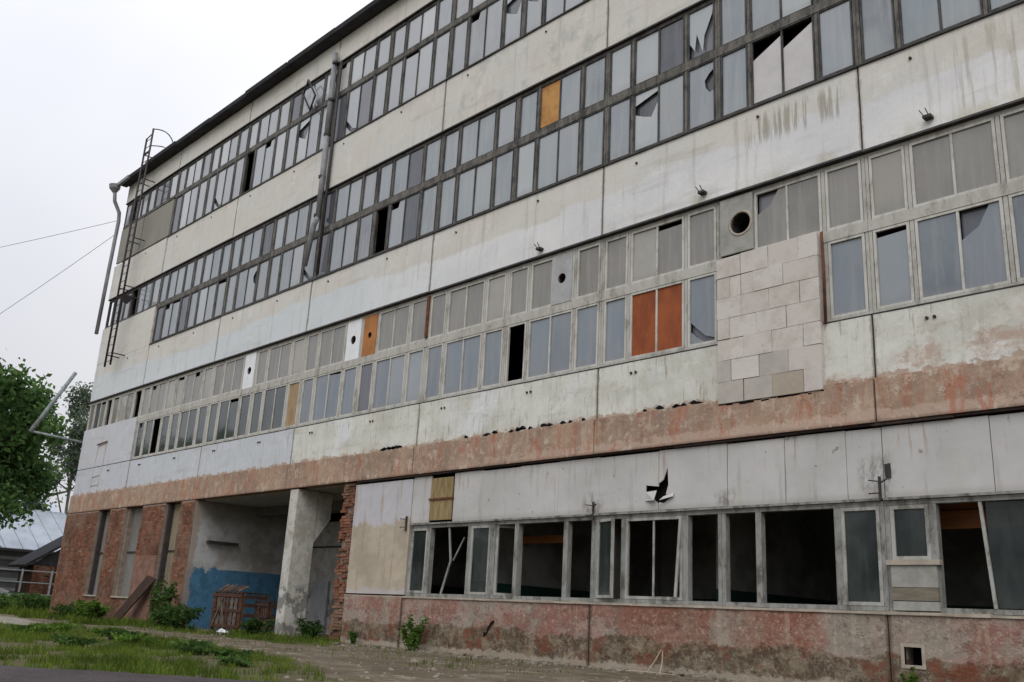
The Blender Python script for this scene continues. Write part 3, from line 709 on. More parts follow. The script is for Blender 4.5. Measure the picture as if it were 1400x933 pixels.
# ground-floor windows
Z0, Z1 = 1.215, 2.88
def gf_frame():
    b = MB(); Y0, Y1 = .03, .17
    b.box(.004, 2.996, Y0, Y1, Z0, Z0+.07); b.box(.004, 2.996, Y0, Y1, Z1-.07, Z1)
    for a, c in ((.004, .08), (2.92, 2.996), (.69, .80), (2.15, 2.27)): b.box(a, c, Y0+.004, Y1-.004, Z0+.072, Z1-.072)
    return b.mesh('window_frame', M['gfframe'])
gff = gf_frame()
GS = {-4: ['glass', 'none', 'glass'], -3: ['open', 'none', 'none'], -2: ['ajar', 'frame', 'none'], -1: ['none', 'none', 'glass'], 0: ['half', 'dark', 'glass'], 1: ['glass', 'glass', 'none'], 2: ['none', 'glass', 'glass']}
GSA = [(.085, .685), (.805, 2.145), (2.275, 2.915)]
hz = Z1-Z0-.15
for k, sts in GS.items():
    W = put('window', gff, B, (3*k, 0, 0))
    for (s0, s1), stt in zip(GSA, sts):
        wd = s1-s0; z = Z0+.075; dbl = wd > 1
        if stt == 'none':
            if dbl and k == -4:
                MB().bar((s0+.62, .08, z+hz), (s0+.72, .10, z+hz*.48), .05, .03).build('loose_muntin', M['gfframe'], W)
                MB().bar((s0+.72, .10, z+hz*.49), (s0+.50, .05, z), .05, .03).build('loose_muntin', M['gfframe'], W)
                MB().bar((s0+.74, .16, z+hz*.5), (s0+1.05, .2, z+hz*.85), .03, .03).build('loose_muntin', M['gfframe'], W)
            continue
        if stt == 'half':
            put('sash', sash_mesh(wd, hz*.55, False, M['gfsash'], .06), W, (s0, .06, z+hz*.45))
            put('pane', pane_mesh(wd-.1, hz*.55-.1, M['glassgf']), W, (s0+.05, .065, z+hz*.45+.05))
            MB().box(s0-.06, s1+.16, -.07, .03, z+hz*.40, z+hz*.45).build('ledge', M['palesill'], W)
            zz = z-.06
            for q, hq in enumerate((.14, .19, .36)):
                MB().box(s0-.02+random.uniform(0, .02), s1+.09, -.02-.008*q, .06, zz+.004, zz+hq, .008).build('infill_board', (M['creamplate'], M['dirtyboard'], M['creamplate'])[q], W)
                zz += hq
            continue
        if stt == 'frame':
            put('sash', sash_mesh(wd, hz, False, M['gfsash'], .055), W, (s0, .05, z))
            MB().box(s0+wd/2-.02, s0+wd/2+.02, .04, .06, z+.06, z+hz-.06).build('muntin', M['gfsash'], W)
            MB().bar((s1-.03, .02, z+hz-.02), (s1-.10, -.04, z+.05), .05, .035).build('loose_muntin', M['gfsash'], W); continue
        rz = {'ajar': -.35, 'open': .9}.get(stt, 0)
        if stt == 'dark':
            put('pane', pane_mesh(wd/2-.04, hz-.02, M['glassgf']), W, (s0+wd/2+.03, .07, z+.01))
            MB().bar((s0+wd/2-.04, .06, z+hz), (s0+wd/2+.06, .05, z), .045, .04).build('muntin', M['gfsash'], W); continue
        sh_ = put('sash', sash_mesh(wd, hz, dbl, M['gfsash'], .055), W, (s0, .05, z), (0, 0, rz))
        if stt == 'open': continue
        if dbl:
            for q in (0, 1): put('pane', pane_mesh(wd/2-.08, hz-.11, M['glassgf']), W, (s0+.055+q*(wd/2-.03), .055, z+.055))
        else:
            put('pane', pane_mesh(wd-.11, hz-.11, M['glassgf']), W, (s0+.055*math.cos(rz), .055+.055*math.sin(rz), z+.055), (0, 0, rz))

# interior of the ground floor
it = MB(); it.box(-14.4, XR, .3, 7.5, -.05, .25); it.build('interior_floor', M['interiordark'], B)
MB().box(-14.4, XR, 7.5, 7.7, .0, 4.2).build('interior_wall', M['interior'], B)
for x in (-14.4, -10.2, -4.6, 3.6):
    y0 = .35 if x < -10 else 2.2
    MB().box(x, x+.15, y0, 7.48, .26, 4.18).build('interior_wall', M['interior'], B)
for x in (-6, 0, 6): MB().box(x-.2, x+.2, .45, .85, .26, 4.18).build('column', M['interiordark'], B)
MB().box(-9.9, -8.15, 1.6, 1.75, 2.55, 2.72).build('wooden_beam', M['interiorbrown'], B)
MB().box(.1, 2.6, .9, 1.02, 2.52, 3.15).build('wooden_pelmet', M['interiorbrown'], B)
MB().box(.1, 2.6, .88, .9, 2.80, 2.82).build('batten', M['rust'], B)

# ---- left part: brick piers, recesses, gate passage
piers = [(-35.5, -32.1, -.1), (-30.9, -29.45, -.08), (-27.9, -26.0, -.08), (-24.7, -23.72, -.1)]
bk = MB(); rb = random.Random(5)
def brickfield(b, x0, x1, y, z0, z1, depth=.12, miss=0., face='x', jit=.004):
    H = .077; L_ = .262; i = 0; z = z0
    while z+H*.8 < z1:
        a = x0-(L_/2 if i % 2 else 0)
        while a < x1-.02:
            p0, p1 = max(a, x0)+.006, min(a+L_, x1)-.008
            if p1-p0 > .04 and rb.random() > miss:
                dy = rb.uniform(-jit, jit)
                if face == 'x': b.box(p0, p1, y+dy, y+depth, z+.005, z+H-.006)
                else: b.box(y+dy, y+depth, p0, p1, z+.005, z+H-.006)
            a += L_
        z += H; i += 1
for (a, c, y) in piers:
    brickfield(bk, a, c, y, -.1, 4.06, .12, .012)
for (a, c) in ((-32.1, -30.9), (-29.45, -27.9), (-26.0, -24.7)):
    brickfield(bk, a, c, -.04, -.1, .82, .12, .02)
bk.build('brick_course', M['brick'], B, kind='stuff')
for (a, c, y) in piers: MB().box(a+.004, c-.004, y+.012, .45, -.1, 4.10).build('brick_pier', M['mortar'], B)
for n_, (a, c) in enumerate(((-32.1, -30.9), (-29.45, -27.9), (-26.0, -24.7))):
    MB().box(a, c, -.028, .4, -.1, .80).build('brick_apron', M['mortar'], B)
    MB().box(a-.03, c+.03, -.10, .3, .823, .88).build('window_sill', M['palesill'], B)
    w0 = MB().box(a+.002, c-.002, .22, .3, .88, 4.1)
    w0.build('recess_infill', (M['recessgrey'] if n_ < 2 else M['recessbeige']), B)
    MB().box(a+.002, a+.12, .05, .22, .88, 4.1).build('jamb', M['iron'] if n_ != 1 else M['mortar'], B)
    MB().box(a+.12, c-.002, .18, .215, 2.45, 2.50).build('rail', M['flash'], B)
panel('plaster_patch', -27.85, -26.02, .1, 2.3, M['pinkplaster'], -.105, -.07, nx=8, nz=10, amp=.008)
MB().box(XL-.02, XL+.26, -.08, 14, -.1, 4.1).build('end_wall', M['mortar'], B)
eb = MB(); brickfield(eb, -.07, 6, XL-.07, -.1, 4.06, .12, .01, face='y'); eb.build('brick_course', M['brick'], B, kind='stuff')
# passage
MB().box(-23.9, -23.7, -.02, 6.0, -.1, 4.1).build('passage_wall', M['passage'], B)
MB().box(-23.9, -14.5, 6.0, 6.2, -.1, 4.1).build('passage_wall', M['interiordark'], B)
MB().box(-23.68, -14.5, .26, 6.0, 4.105, 4.19).build('passage_ceiling', M['creamplate'], B)
for y in (2.2, 4.4): MB().box(-23.68, -17.8, y, y+.25, 3.8, 4.1).build('ceiling_beam', M['interiordark'], B)
MB().box(-23.67, -23.5, .5, 1.6, 2.74, 2.82).build('wall_shelf', M['iron'], B)
MB().box(-23.69, -19.0, 4.4, 4.55, -.1, 4.1).build('passage_wall', M['column'], B)
MB().box(-23.6, -19.0, 4.36, 4.395, 2.9, 2.95).build('rail', M['iron'], B)
colm = MB()
colm.hexa([(-17.72, -.04, -.1), (-17.3, -.04, -.1), (-17.3, .64, -.1), (-17.72, .64, -.1), (-17.72, -.04, 4.09), (-17.3, -.04, 4.09), (-17.3, .64, 4.09), (-17.72, .64, 4.09)])
colm.build('column', M['column'], B)
hb = MB(); b0 = len(hb.v)
prof = [(.642, 2.62), (1.15, 3.35), (1.15, 4.09), (.642, 4.09)]
hb.v += [(-17.70, y, z) for y, z in prof]+[(-17.32, y, z) for y, z in prof]
hb.f += [(0, 1, 2, 3), (7, 6, 5, 4)]+[(i, 4+i, 4+(i+1) % 4, (i+1) % 4) for i in range(4)]
hb.build('corbel', M['column'], B)
# door leaf and box behind the column
MB().box(-22.9, -21.9, 4.3, 4.38, 0, 1.75).build('door', M['greyplate'], B)
# broken brick jamb
jb = MB(); H = .077; z = 0; i = 0
while z < 4.05:
    x = -14.47; n = 0; w_ = .58+rb.uniform(-.09, .05)
    bx0 = -14.47-w_
    a = bx0
    while a < -14.49:
        L_ = rb.choice((.12, .25, .25)); c_ = min(a+L_, -14.475)
        if not (rb.random() < .08 or (1.4 < z < 2.5 and rb.random() < .28)):
            jb.box(a+.005, c_-.006, -.02+rb.uniform(-.02, .03), .3, z+.005, z+H-.006, .004)
        a += L_
    z += H; i += 1
jb.build('brick_course', M['brick'], B, kind='stuff')
MB().box(-14.95, -14.48, .05, .6, -.1, 4.1).build('brick_pier', M['mortar'], B)
jr = MB(); brickfield(jr, .32, 3.2, -15.06, 0, 4.05, .12, .03, face='y'); jr.build('brick_course', M['brick'], B, kind='stuff')
MB().box(-14.95, -14.42, .6, 3.8, -.1, 4.1).build('passage_wall', M['mortar'], B)
# upper left: rusty patches, ladder-like pipe on lowest spandrel
fr = MB(); fr.tube([(-33.6, -.05, 6.9), (-32.6, -.05, 6.95)], .03, 6)
fr.build('conduit', M['rust'], B)
fr = MB()
for a, c in (((-33.7, 4.95), (-33.55, 6.85)), ((-32.9, 4.95), (-32.7, 6.85)), ((-33.65, 5.55), (-32.85, 5.6)), ((-33.67, 5.2), (-32.87, 5.2))):
    fr.bar((a[0], -.012, a[1]), (c[0], -.012, c[1]), .04, .02)
fr.build('traced_frame', M['palesash'], B)
ls_ = put('loose_sash', sash_mesh(.62, 1.2, False, M['darksash'], .05), B, (-19.3, -.12, 17.1), (.1, R(-38), -.25)); put('loose_pane', pane_mesh(.5, .6, M['glass4']), B, (-19.15, -.08, 17.2), (.1, R(-38), -.25))
# spalled holes along the top of the band, their dark insides painted near-black
ho = MB(); rh = random.Random(3)
for i in range(46):
    x = rh.choice((rh.uniform(-13.6, -12.6), rh.uniform(-10.8, -6.3), rh.uniform(-9.5, -6.4), rh.uniform(-4.8, -3.4))); w_ = rh.uniform(.05, .22); z = 4.865+rh.uniform(-.01, .03)
    ho.prism([(x, z), (x+w_*.5, z-rh.uniform(.01, .03)), (x+w_, z), (x+w_*.6, z+rh.uniform(.02, .06))], -.078, .0)
ho.build('spalled_edge', M['void'], B, kind='stuff')

# ------------------------------------------------------------------ things fixed to the facade
# big downpipe
D = empty('drainpipe', (-17.85, -.16, 10.8), label='grey zinc drainpipe on the facade with its lower end broken aside', category='drainpipe')
def rel(pts, o): return [(x-o[0], y-o[1], z-o[2]) for x, y, z in pts]
o0 = (-17.85, -.16, 10.8)
MB().tube(rel([(-17.98, -.16, 18.75), (-17.9, -.16, 15.6)], o0), .095, 14).build('pipe', M['zinc'], D, smooth=True)
MB().tube(rel([(-17.9, -.16, 15.65), (-17.84, -.16, 12.7)], o0), .09, 14).build('pipe', M['zinc'], D, smooth=True)
MB().tube(rel([(-17.84, -.18, 12.7), (-17.9, -.24, 12.45), (-18.1, -.28, 11.1)], o0), .085, 14).build('elbow', M['zinc'], D, smooth=True)
for z in (18.3, 16.9, 15.62, 14.1, 12.75): MB().tube(rel([(-17.9, -.16, z), (-17.9, -.16, z+.08)], o0), .115, 14).build('collar', M['iron'], D)
D2 = MB().tube([(0, 0, 0), (-.05, 0, 7.6)], .05, 8).build('drainpipe', M['iron'], None, smooth=True, loc=(-17.6, -.09, 10.75), label='thin dark pipe running just right of the thick broken drainpipe', category='pipe')

# corner downpipe with hopper and swan neck
o1 = (-35.72, -.2, 12.0)
D = empty('drainpipe', o1, label='corner drainpipe with swan neck under a tilted hopper at the far roof end', category='drainpipe')
MB().tube(rel([(-35.72, -.2, 12.1), (-35.72, -.17, 15.5), (-35.72, -.14, 17.6), (-35.72, -.18, 18.0), (-35.72, -.48, 18.5), (-35.72, -.55, 18.95)], o1), .085, 12).build('pipe', M['zinc'], D, smooth=True)
hp = MB(); hp.tube(rel([(-35.72, -.56, 18.9), (-35.72, -.58, 19.1), (-35.72, -.6, 19.28)], o1), [.09, .24, .26], 12).build('hopper', M['zinc'], D)
MB().bar(rel([(-35.9, -.55, 19.2)], o1)[0], rel([(-34.6, -.42, 19.42)], o1)[0], .16, .12).build('gutter_end', M['zinc'], D)

# fire ladder
o2 = (-32.7, -.5, 10.1)
Ld = empty('fire_ladder', o2, label='dark iron fire ladder rising up the far end of the facade past the roof', category='ladder')
for x, zt in ((-33.0, 20.75), (-32.4, 21.05)):
    MB().tube(rel([(x-.12, -.5, 10.1), (x, -.5, zt)], o2), .045, 8).build('rail', M['iron'], Ld, smooth=True)
for i in range(30):
    z = 10.3+i*.355
    MB().tube(rel([(-33.1+.12*(z-10.1)/10.6, -.5, z), (-32.5+.12*(z-10.1)/10.6, -.5, z)], o2), .014, 6).build('rung', M['iron'], Ld)
for z in (10.6, 13.6, 15.8, 18.6):
    for x in (-33.05, -32.45): MB().tube(rel([(x, -.5, z), (x, .0, z)], o2), .025, 6).build('bracket', M['iron'], Ld)
for z, dx in ((21.03, 0), (20.2, 0)):
    pts = [(-32.4, -.5, z)]+[(-32.4+1.1*math.sin(t*math.pi/8)*.35, -.5+1.15*(t/8), z-.0-.75*(t/8)**2*(1 if z > 21 else .1)) for t in range(1, 9)]
    MB().tube(rel(pts, o2), .025, 6).build('hoop', M['iron'], Ld, smooth=True)
MB().tube(rel([(-33.0, -.5, 20.74), (-32.4, -.5, 20.8)], o2), .025, 6).build('hoop', M['iron'], Ld)
MB().tube(rel([(-33.0, -.5, 19.95), (-32.4, -.5, 19.95)], o2), .04, 6).build('hoop', M['iron'], Ld)
MB().tube(rel([(-33.0, -.5, 19.95), (-33.0, .6, 19.95)], o2), .03, 6).build('hoop', M['iron'], Ld)
# horn lamp beside ladder
hl = empty('wall_lamp', (-32.1, -.25, 13.05), label='small dark horn-shaped lamp fixed beside the fire ladder', category='lamp')
MB().tube([(0, .25, 0), (0, 0, .02), (.05, -.1, -.05)], .04, 8).build('arm', M['iron'], hl)
MB().tube([(.03, -.05, -.02), (.12, -.3, -.18)], [.08, .22], 14).build('shade', M['iron'], hl)

# wire bracket arm at the corner
br = empty('wire_bracket', (-35.6, -.05, 7.2), label='galvanised tube bracket angled out from the far corner of the factory', category='bracket')
MB().tube([(0, .1, 0), (0, -2.05, .13)], .05, 8).build('arm', M['galv'], br, smooth=True)
MB().tube([(0, -2.1, .1), (0, -.75, 2.95)], .085, 10).build('strut', M['galv'], br, smooth=True)

# small floodlight brackets on the middle spandrel
for i, (x, z, lab) in enumerate(((-7.87, 9.15, 'small black lamp bracket above the plate with the smaller grey vent hole'), (-3.32, 9.2, 'small black lamp bracket above the big ringed vent hole'), (1.18, 9.2, 'small black lamp bracket above windows at the far right of the facade'))):
    fb = empty('lamp_bracket', (x, -.0, z), label=lab, category='bracket', group='small black brackets above the second row of windows')
    MB().box(-.06, .08, -.13, .0, -.06, -.01).build('base', M['iron'], fb)
    MB().bar((-.04, -.08, -.02), (-.10, -.14, .10), .014, .014).build('prong', M['iron'], fb)
    MB().bar((.03, -.08, -.02), (.0, -.14, .11), .014, .014).build('prong', M['iron'], fb)
# rusted hooks beside joints of the ground floor
for i, (x, z, lab) in enumerate(((-12.12, 2.95, 'rusty hooked bracket at the left end of the ground floor windows'), (-6.0, 3.0, 'rusty hooked bracket below the torn cladding sheet on the joint'), (-.02, 3.1, 'rusty hooked bracket on the smeared joint over the boarded sash'))):
    fb = empty('wall_hook', (x, -.01, z), label=lab, category='hook', group='rusty hooks along the ground floor joints')
    MB().box(-.016, .016, -.04, 0, -.2, .16).build('bar', M['iron'], fb)
    MB().bar((0, -.03, .08), (-.15, -.10, .10), .018, .02).build('prong', M['iron'], fb)
    MB().bar((0, -.03, -.1), (-.16, -.08, -.11), .018, .02).build('prong', M['rustdark'], fb)
    if i: MB().bar((0, -.03, .05), (.15, -.10, .10), .018, .02).build('prong', M['iron'], fb)
sm = MB(); sm.box(.06, .15, .0, .05, 3.24, 3.46, .012); sm.build('junction_box', M['iron'], None, label='black burnt junction box right of the cladding joint', category='box')

# cables
for (p, q_, lab) in (((-35.7, -.2, 17.6), (-48, -11, 13.7), 'thin grey cable sagging away from the factory corner, the upper one'), ((-35.7, -.2, 16.9), (-45.5, -6.2, 9.5), 'thin grey cable sagging away from the factory corner, the lower one')):
    pts = []
    for t in range(15):
        f = t/14; x = [p[i]+(q_[i]-p[i])*f for i in range(3)]; x[2] -= .15*4*f*(1-f); pts.append(tuple(x))
    MB().tube(pts, .012, 5).build('cable', M['zinc'], None, label=lab, category='cable', group='cables from the factory corner')

# ------------------------------------------------------------------ GROUND
def inpoly(x, y, P):
    c = False; j = len(P)-1
    for i in range(len(P)):
        xi, yi = P[i]; xj, yj = P[j]
        if (yi > y) != (yj > y) and x < (xj-xi)*(y-yi)/(yj-yi)+xi: c = not c
        j = i
    return c
from mathutils import noise as mn
GA = [(-24, -10.5), (-22, -6.2), (-18.5, -4.6), (-13.1, -5.0), (-9.5, -5.5), (-6.5, -6.2), (-2.8, -7.9), (-2.6, -9.3), (-4.4, -11.1), (-9, -15), (-24, -15)]
GB = [(-20.1, -0.6), (-21.5, 1.2), (-15.6, .8), (-13.6, -.3), (-11.6, -2.4), (-13.8, -2.5), (-18, -2.2), (-21.5, -2.6)]
GC = [(-22.5, -3.4), (-35.5, -2.6), (-60, -6), (-60, 12), (-36, 12), (-35.9, -.3), (-24, -.3), (-21, -.6)]
SLAB = [(-38, -6.5), (-30, -3.2), (-23.5, -4.2), (-18.8, -6.9), (-20.5, -7.6), (-27, -8.5), (-38, -9)]
def zone(x, y):
    wx = x+mn.noise(Vector((x*.9, y*.9, 0)))*.7; wy = y+mn.noise(Vector((x*.9, y*.9, 5)))*.7
    gq = 1. if (inpoly(wx, wy, GA) or inpoly(wx, wy, GB) or inpoly(wx, wy, GC)) else 0.
    if x < -62 or y < -16: gq = .8
    return gq, (1. if inpoly(wx, wy, SLAB) else 0.)
def axis(a, b, st, A, Bv):
    o = list(frange(a, b, st)); s_ = st; v = a; L_ = []
    while v > A: s_ *= 1.35; v -= s_; L_.append(v)
    o = L_[::-1]+o; s_ = st; v = o[-1]
    while v < Bv: s_ *= 1.35; v += s_; o.append(v)
    return o
gx = axis(-42, 6, .3, -700, 500); gy = axis(-13, 2, .3, -500, 700)
gm = MB(); cols = []
for y in gy:
    for x in gx:
        z = 0
        if -45 < x < 8 and -14 < y < 3:
            z = mn.noise(Vector((x*.35, y*.35, 0)))*.035+mn.noise(Vector((x*1.6, y*1.6, 3)))*.018
            if y > -.5: z *= .3
            if y > .2: z = -.01
        gm.v.append((x, y, z)); cols.append(zone(x, y))
W_ = len(gx)
for j in range(len(gy)-1):
    for i in range(W_-1): a = j*W_+i; gm.f.append((a, a+1, a+W_+1, a+W_))
g = G('yard_earth')
at = g.n('ShaderNodeAttribute', attribute_name='zone'); sx = g.n('ShaderNodeSeparateXYZ'); g.l(at.outputs['Vector'], sx.inputs[0]); gr_, slb = sx.outputs[0], sx.outputs[1]
n1 = g.noise(.55, 9, .7); n2 = g.noise(3.2, 9, .75)
c = g.mix(g.ss(n1, .38, .6), lin((118, 108, 94)), lin((94, 84, 68)))
c = g.mix(g.mul(g.ss(n2, .46, .6), .6), c, lin((84, 72, 54)))
c = g.mix(g.mul(g.ss(g.noise(1.6, 9, .75, (.45, 1, 1), off=(3, 3, 0)), .54, .60), .6), c, lin((146, 136, 120)))
c = g.mix(g.mul(g.ss(g.noise(1.1, 9, .75, (.5, 1, 1), off=(13, 3, 0)), .50, .58), .6), c, lin((80, 70, 54)))
c = g.mix(g.mul(g.ss(g.noise(.8, 6, .7, off=(8, 3, 0)), .55, .66), .7), c, lin((92, 84, 52)))
c = g.mix(g.mul(g.ss(g.noise(16, 5, .7), .6, .7), .35), c, lin((152, 143, 130)))
c = g.mix(g.mul(g.ss(g.noise(13, 5, .7, off=(3, 1, 0)), .58, .66), .6), c, lin((60, 52, 42)))
sc_ = g.mix(g.ss(n2, .4, .62), lin((150, 148, 136)), lin((118, 114, 100)))
c = g.mix(g.ss(g.add(slb, g.mul(g.sub(n2, .5), 1.2)), .4, .6), c, sc_)
gc = g.mix(g.ss(n2, .4, .6), lin((84, 84, 52)), lin((84, 74, 56)))
c = g.mix(g.ss(g.add(gr_, g.mul(g.sub(n2, .5), 1.4)), .4, .62), c, gc)
wet = g.ss(g.noise(.7, 5, .6, (1, 1, 1), (5, 9, 0)), .55, .62)
M['earth'] = g.fin(c, g.sub(.95, g.mul(wet, .35)), g.add(g.mul(n2, 1.), g.mul(g.noise(18, 6, .7), .25)), .8, .05, .3)
me = gm.mesh('ground', M['earth'], True)
ca = me.color_attributes.new('zone', 'FLOAT_COLOR', 'POINT')
for i, (a, b_) in enumerate(cols): ca.data[i].color = (a, b_, 0, 1)
put('ground', me, None, kind='structure')
# asphalt road whose edge crosses the near corner
g = G('asphalt')
c = g.mix(g.ss(g.noise(1.3, 7, .7), .4, .6), lin((52, 45, 47)), lin((64, 56, 57))); c = g.mix(g.mul(g.ss(g.noise(30, 4, .7), .55, .65), .5), c, lin((112, 104, 100)))
M['asphalt'] = g.fin(c, .85, g.noise(40, 5, .7), .5, .01)
rd = MB(); P0 = Vector((-4.45, -11.0)); dr = Vector((1.7, 1.6)).normalized(); nr = Vector((dr.y, -dr.x))
for i in range(-60, 60):
    q0 = P0+dr*(i*.5)+nr*(-.0+mn.noise(Vector((i*.7, 0, 0)))*.14); b = len(rd.v); q1 = P0+dr*(i*.5)+nr*6
    rd.v += [(q0.x, q0.y, .042), (q1.x, q1.y, .042)]
    if i > -60: rd.f.append((b-2, b, b+1, b-1))
b = len(rd.v)
for i in range(0, b, 2): x, y, z = rd.v[i]; rd.v.append((x-nr.x*.03, y-nr.y*.03, -.08))
for i in range(b//2-1): rd.f.append((2*i, b+i, b+i+1, 2*i+2))
rd.build('road', M['asphalt'], None, kind='structure')

# foliage materials
def leafmat(name, a, b_, tr=.35, hz=0.):
    g = G(name)
    oi = g.n('ShaderNodeNewGeometry').outputs['Random Per Island']
    c = g.mix(oi, lin(a), lin(b_)); oj = g.math('FRACT', g.mul(oi, 17.3)); c = g.mix(g.mul(g.ss(oj, .8, 1.), .5), c, lin((a[0]*1.3, a[1]*1.2, a[2]*1.05))); c = g.mix(g.mul(g.ss(g.noise(.6, 4, .6), .4, .62), .6), c, lin(tuple(v*.62 for v in b_)))
    d = g.n('ShaderNodeBsdfDiffuse'); t = g.n('ShaderNodeBsdfTranslucent'); g.put(d.inputs[0], c); g.put(t.inputs[0], c)
    ms = g.n('ShaderNodeMixShader'); ms.inputs[0].default_value = tr; g.l(d.outputs[0], ms.inputs[1]); g.l(t.outputs[0], ms.inputs[2]); g.l(ms.outputs[0], g.out.inputs[0])
    return g.m
M['leafA'] = leafmat('broad_tree_leaf', (112, 142, 86), (72, 106, 64))
M['leafB'] = leafmat('birch_leaf', (118, 132, 114), (90, 104, 88))
M['leafC'] = leafmat('bush_leaf', (86, 110, 60), (56, 82, 44))
M['leafD'] = leafmat('weed_leaf', (104, 130, 58), (68, 102, 44))
M['grass'] = leafmat('grass_blade', (116, 132, 58), (74, 98, 42), .35)
M['bark'] = simple('bark', (78, 66, 54), .4, 8, .95, (2, 2, .5))
M['birchbark'] = simple('birch_bark', (190, 186, 176), .3, 6, .9, (1, 1, 3), c2=(90, 84, 78))

def tree(name, loc, h, crown, nleaf, ls, leaf, bark, trunk_r, seed, label, cat='tree', group=None, clumps=40, droop=0., dens=1.):
    """crown: list of (dx,dy,dz,rx,ry,rz) ellipsoids"""
    rt = random.Random(seed)
    T = empty(name, loc, label=label, category=cat)
    if group: T['group'] = group
    tk = MB(); topz = max(c_[2] for c_ in crown)
    pts = [(0, 0, -.1)]; x = y = 0
    for i in range(1, 6): x += rt.uniform(-.18, .18); y += rt.uniform(-.18, .18); pts.append((x, y, topz*i/5))
    tk.tube(pts, [trunk_r*(1-.15*i) for i in range(6)], 9)
    cen = []
    for c_ in crown:
        for k in range(max(3, int(clumps*c_[3]*c_[5]/sum(q[3]*q[5] for q in crown)))):
            u = Vector((rt.gauss(0, 1), rt.gauss(0, 1), rt.gauss(0, 1))).normalized()*rt.uniform(.35, 1.)**.6
            cen.append((c_[0]+u.x*c_[3], c_[1]+u.y*c_[4], c_[2]+u.z*c_[5]))
    for c_ in rt.sample(cen, min(16, len(cen))):
        s_ = pts[rt.choice((2, 3, 4))]; mid = [(s_[i]+c_[i])/2+rt.uniform(-.3, .3) for i in range(3)]
        tk.tube([s_, mid, c_], [trunk_r*.4, trunk_r*.22, .02], 5)
    tk.build('trunk', bark, T, smooth=True)
    lf = MB(); R_ = (sum(c_[3] for c_ in crown)/len(crown))*.30
    V = lf.v; Fc = lf.f
    for c_ in cen:
        rr = R_*rt.uniform(.6, 1.35)
        for k in range(int(nleaf/len(cen)*rt.uniform(.5, 1.5))):
            u = Vector((rt.gauss(0, .5), rt.gauss(0, .5), rt.gauss(0, .42)))*rr
            p = Vector(c_)+u; p.z -= droop*rt.random()*rr*2
            a = Vector((rt.uniform(-1, 1), rt.uniform(-1, 1), rt.uniform(-1, .6))).normalized(); b_ = a.orthogonal().normalized(); b_ = Quaternion(a, rt.uniform(0, 6.28)) @ b_
            s_ = ls*rt.uniform(.6, 1.4); a *= s_; b_ *= s_*.55; n = len(V)
            V += [tuple(p-a), tuple(p+b_), tuple(p+a), tuple(p-b_)]; Fc.append((n, n+1, n+2, n+3))
    me = bpy.data.meshes.new('crown'); me.from_pydata(V, [], Fc); me.materials.append(leaf)
    put('crown', me, T)
    return T
tree('broadleaf_tree', (-50.2, -1.9, 0), 13, [(0, 0, 9.4, 5.0, 4.8, 4.0), (0, 2.9, 9.0, 3.2, 3.0, 2.7), (-.5, 1.6, 5.6, 3.2, 3.8, 2.2)], 26000, .17, M['leafA'], M['bark'], .3, 3, 'dense dark green broadleaf tree at the left edge of the view', clumps=70)
tree('birch_tree', (-65.5, 9.9, 0), 16, [(0, -.6, 13.6, 2.4, 3.2, 3.4), (0, -.4, 8.4, 2.6, 2.8, 4.4), (.5, -3.2, 7.6, 1.8, 2.0, 2.8)], 17000, .12, M['leafB'], M['birchbark'], .17, 8, 'pale hazy birch close to the corner of the factory', group=None, clumps=44, droop=.9)
tree('birch_tree', (-70.5, 4.2, 0), 16, [(0, 0, 10.2, 3.0, 3.4, 4.6), (0, 2.2, 7.2, 2.6, 2.6, 3.2)], 15000, .13, M['leafB'], M['birchbark'], .16, 9, 'pale birch half hidden behind the dark broadleaf tree', clumps=36, droop=.9)
ref = []
for i, (x, y, s_) in enumerate(((-56, -14.5, 12.2), (-60.5, -19, 13.5), (-66, -15.5, 12.5), (-54, -20.5, 10.5), (-50.5, -24, 12), (-69, -23, 13.5), (-47, -29, 12), (-75, -11, 12), (-40, -33, 10), (-57, -27, 13))):
    if i == 0:
        T0 = tree('broadleaf_tree', (x, y, 0), 12, [(0, 0, 8.4, 3.4, 3.4, 3.6), (.8, -1, 5.6, 3.2, 3.2, 2.4)], 9000, .24, M['leafA'], M['bark'], .26, 21, 'green broadleaf tree across the yard', group='trees across the yard outside the view', clumps=42)
    else:
        T = T0.copy(); C.objects.link(T); T.location = (x, y, 0); T.rotation_euler = (0, 0, i*1.3); T.scale = (s_/12,)*3
        for ch in T0.children: c_ = ch.copy(); C.objects.link(c_); c_.parent = T

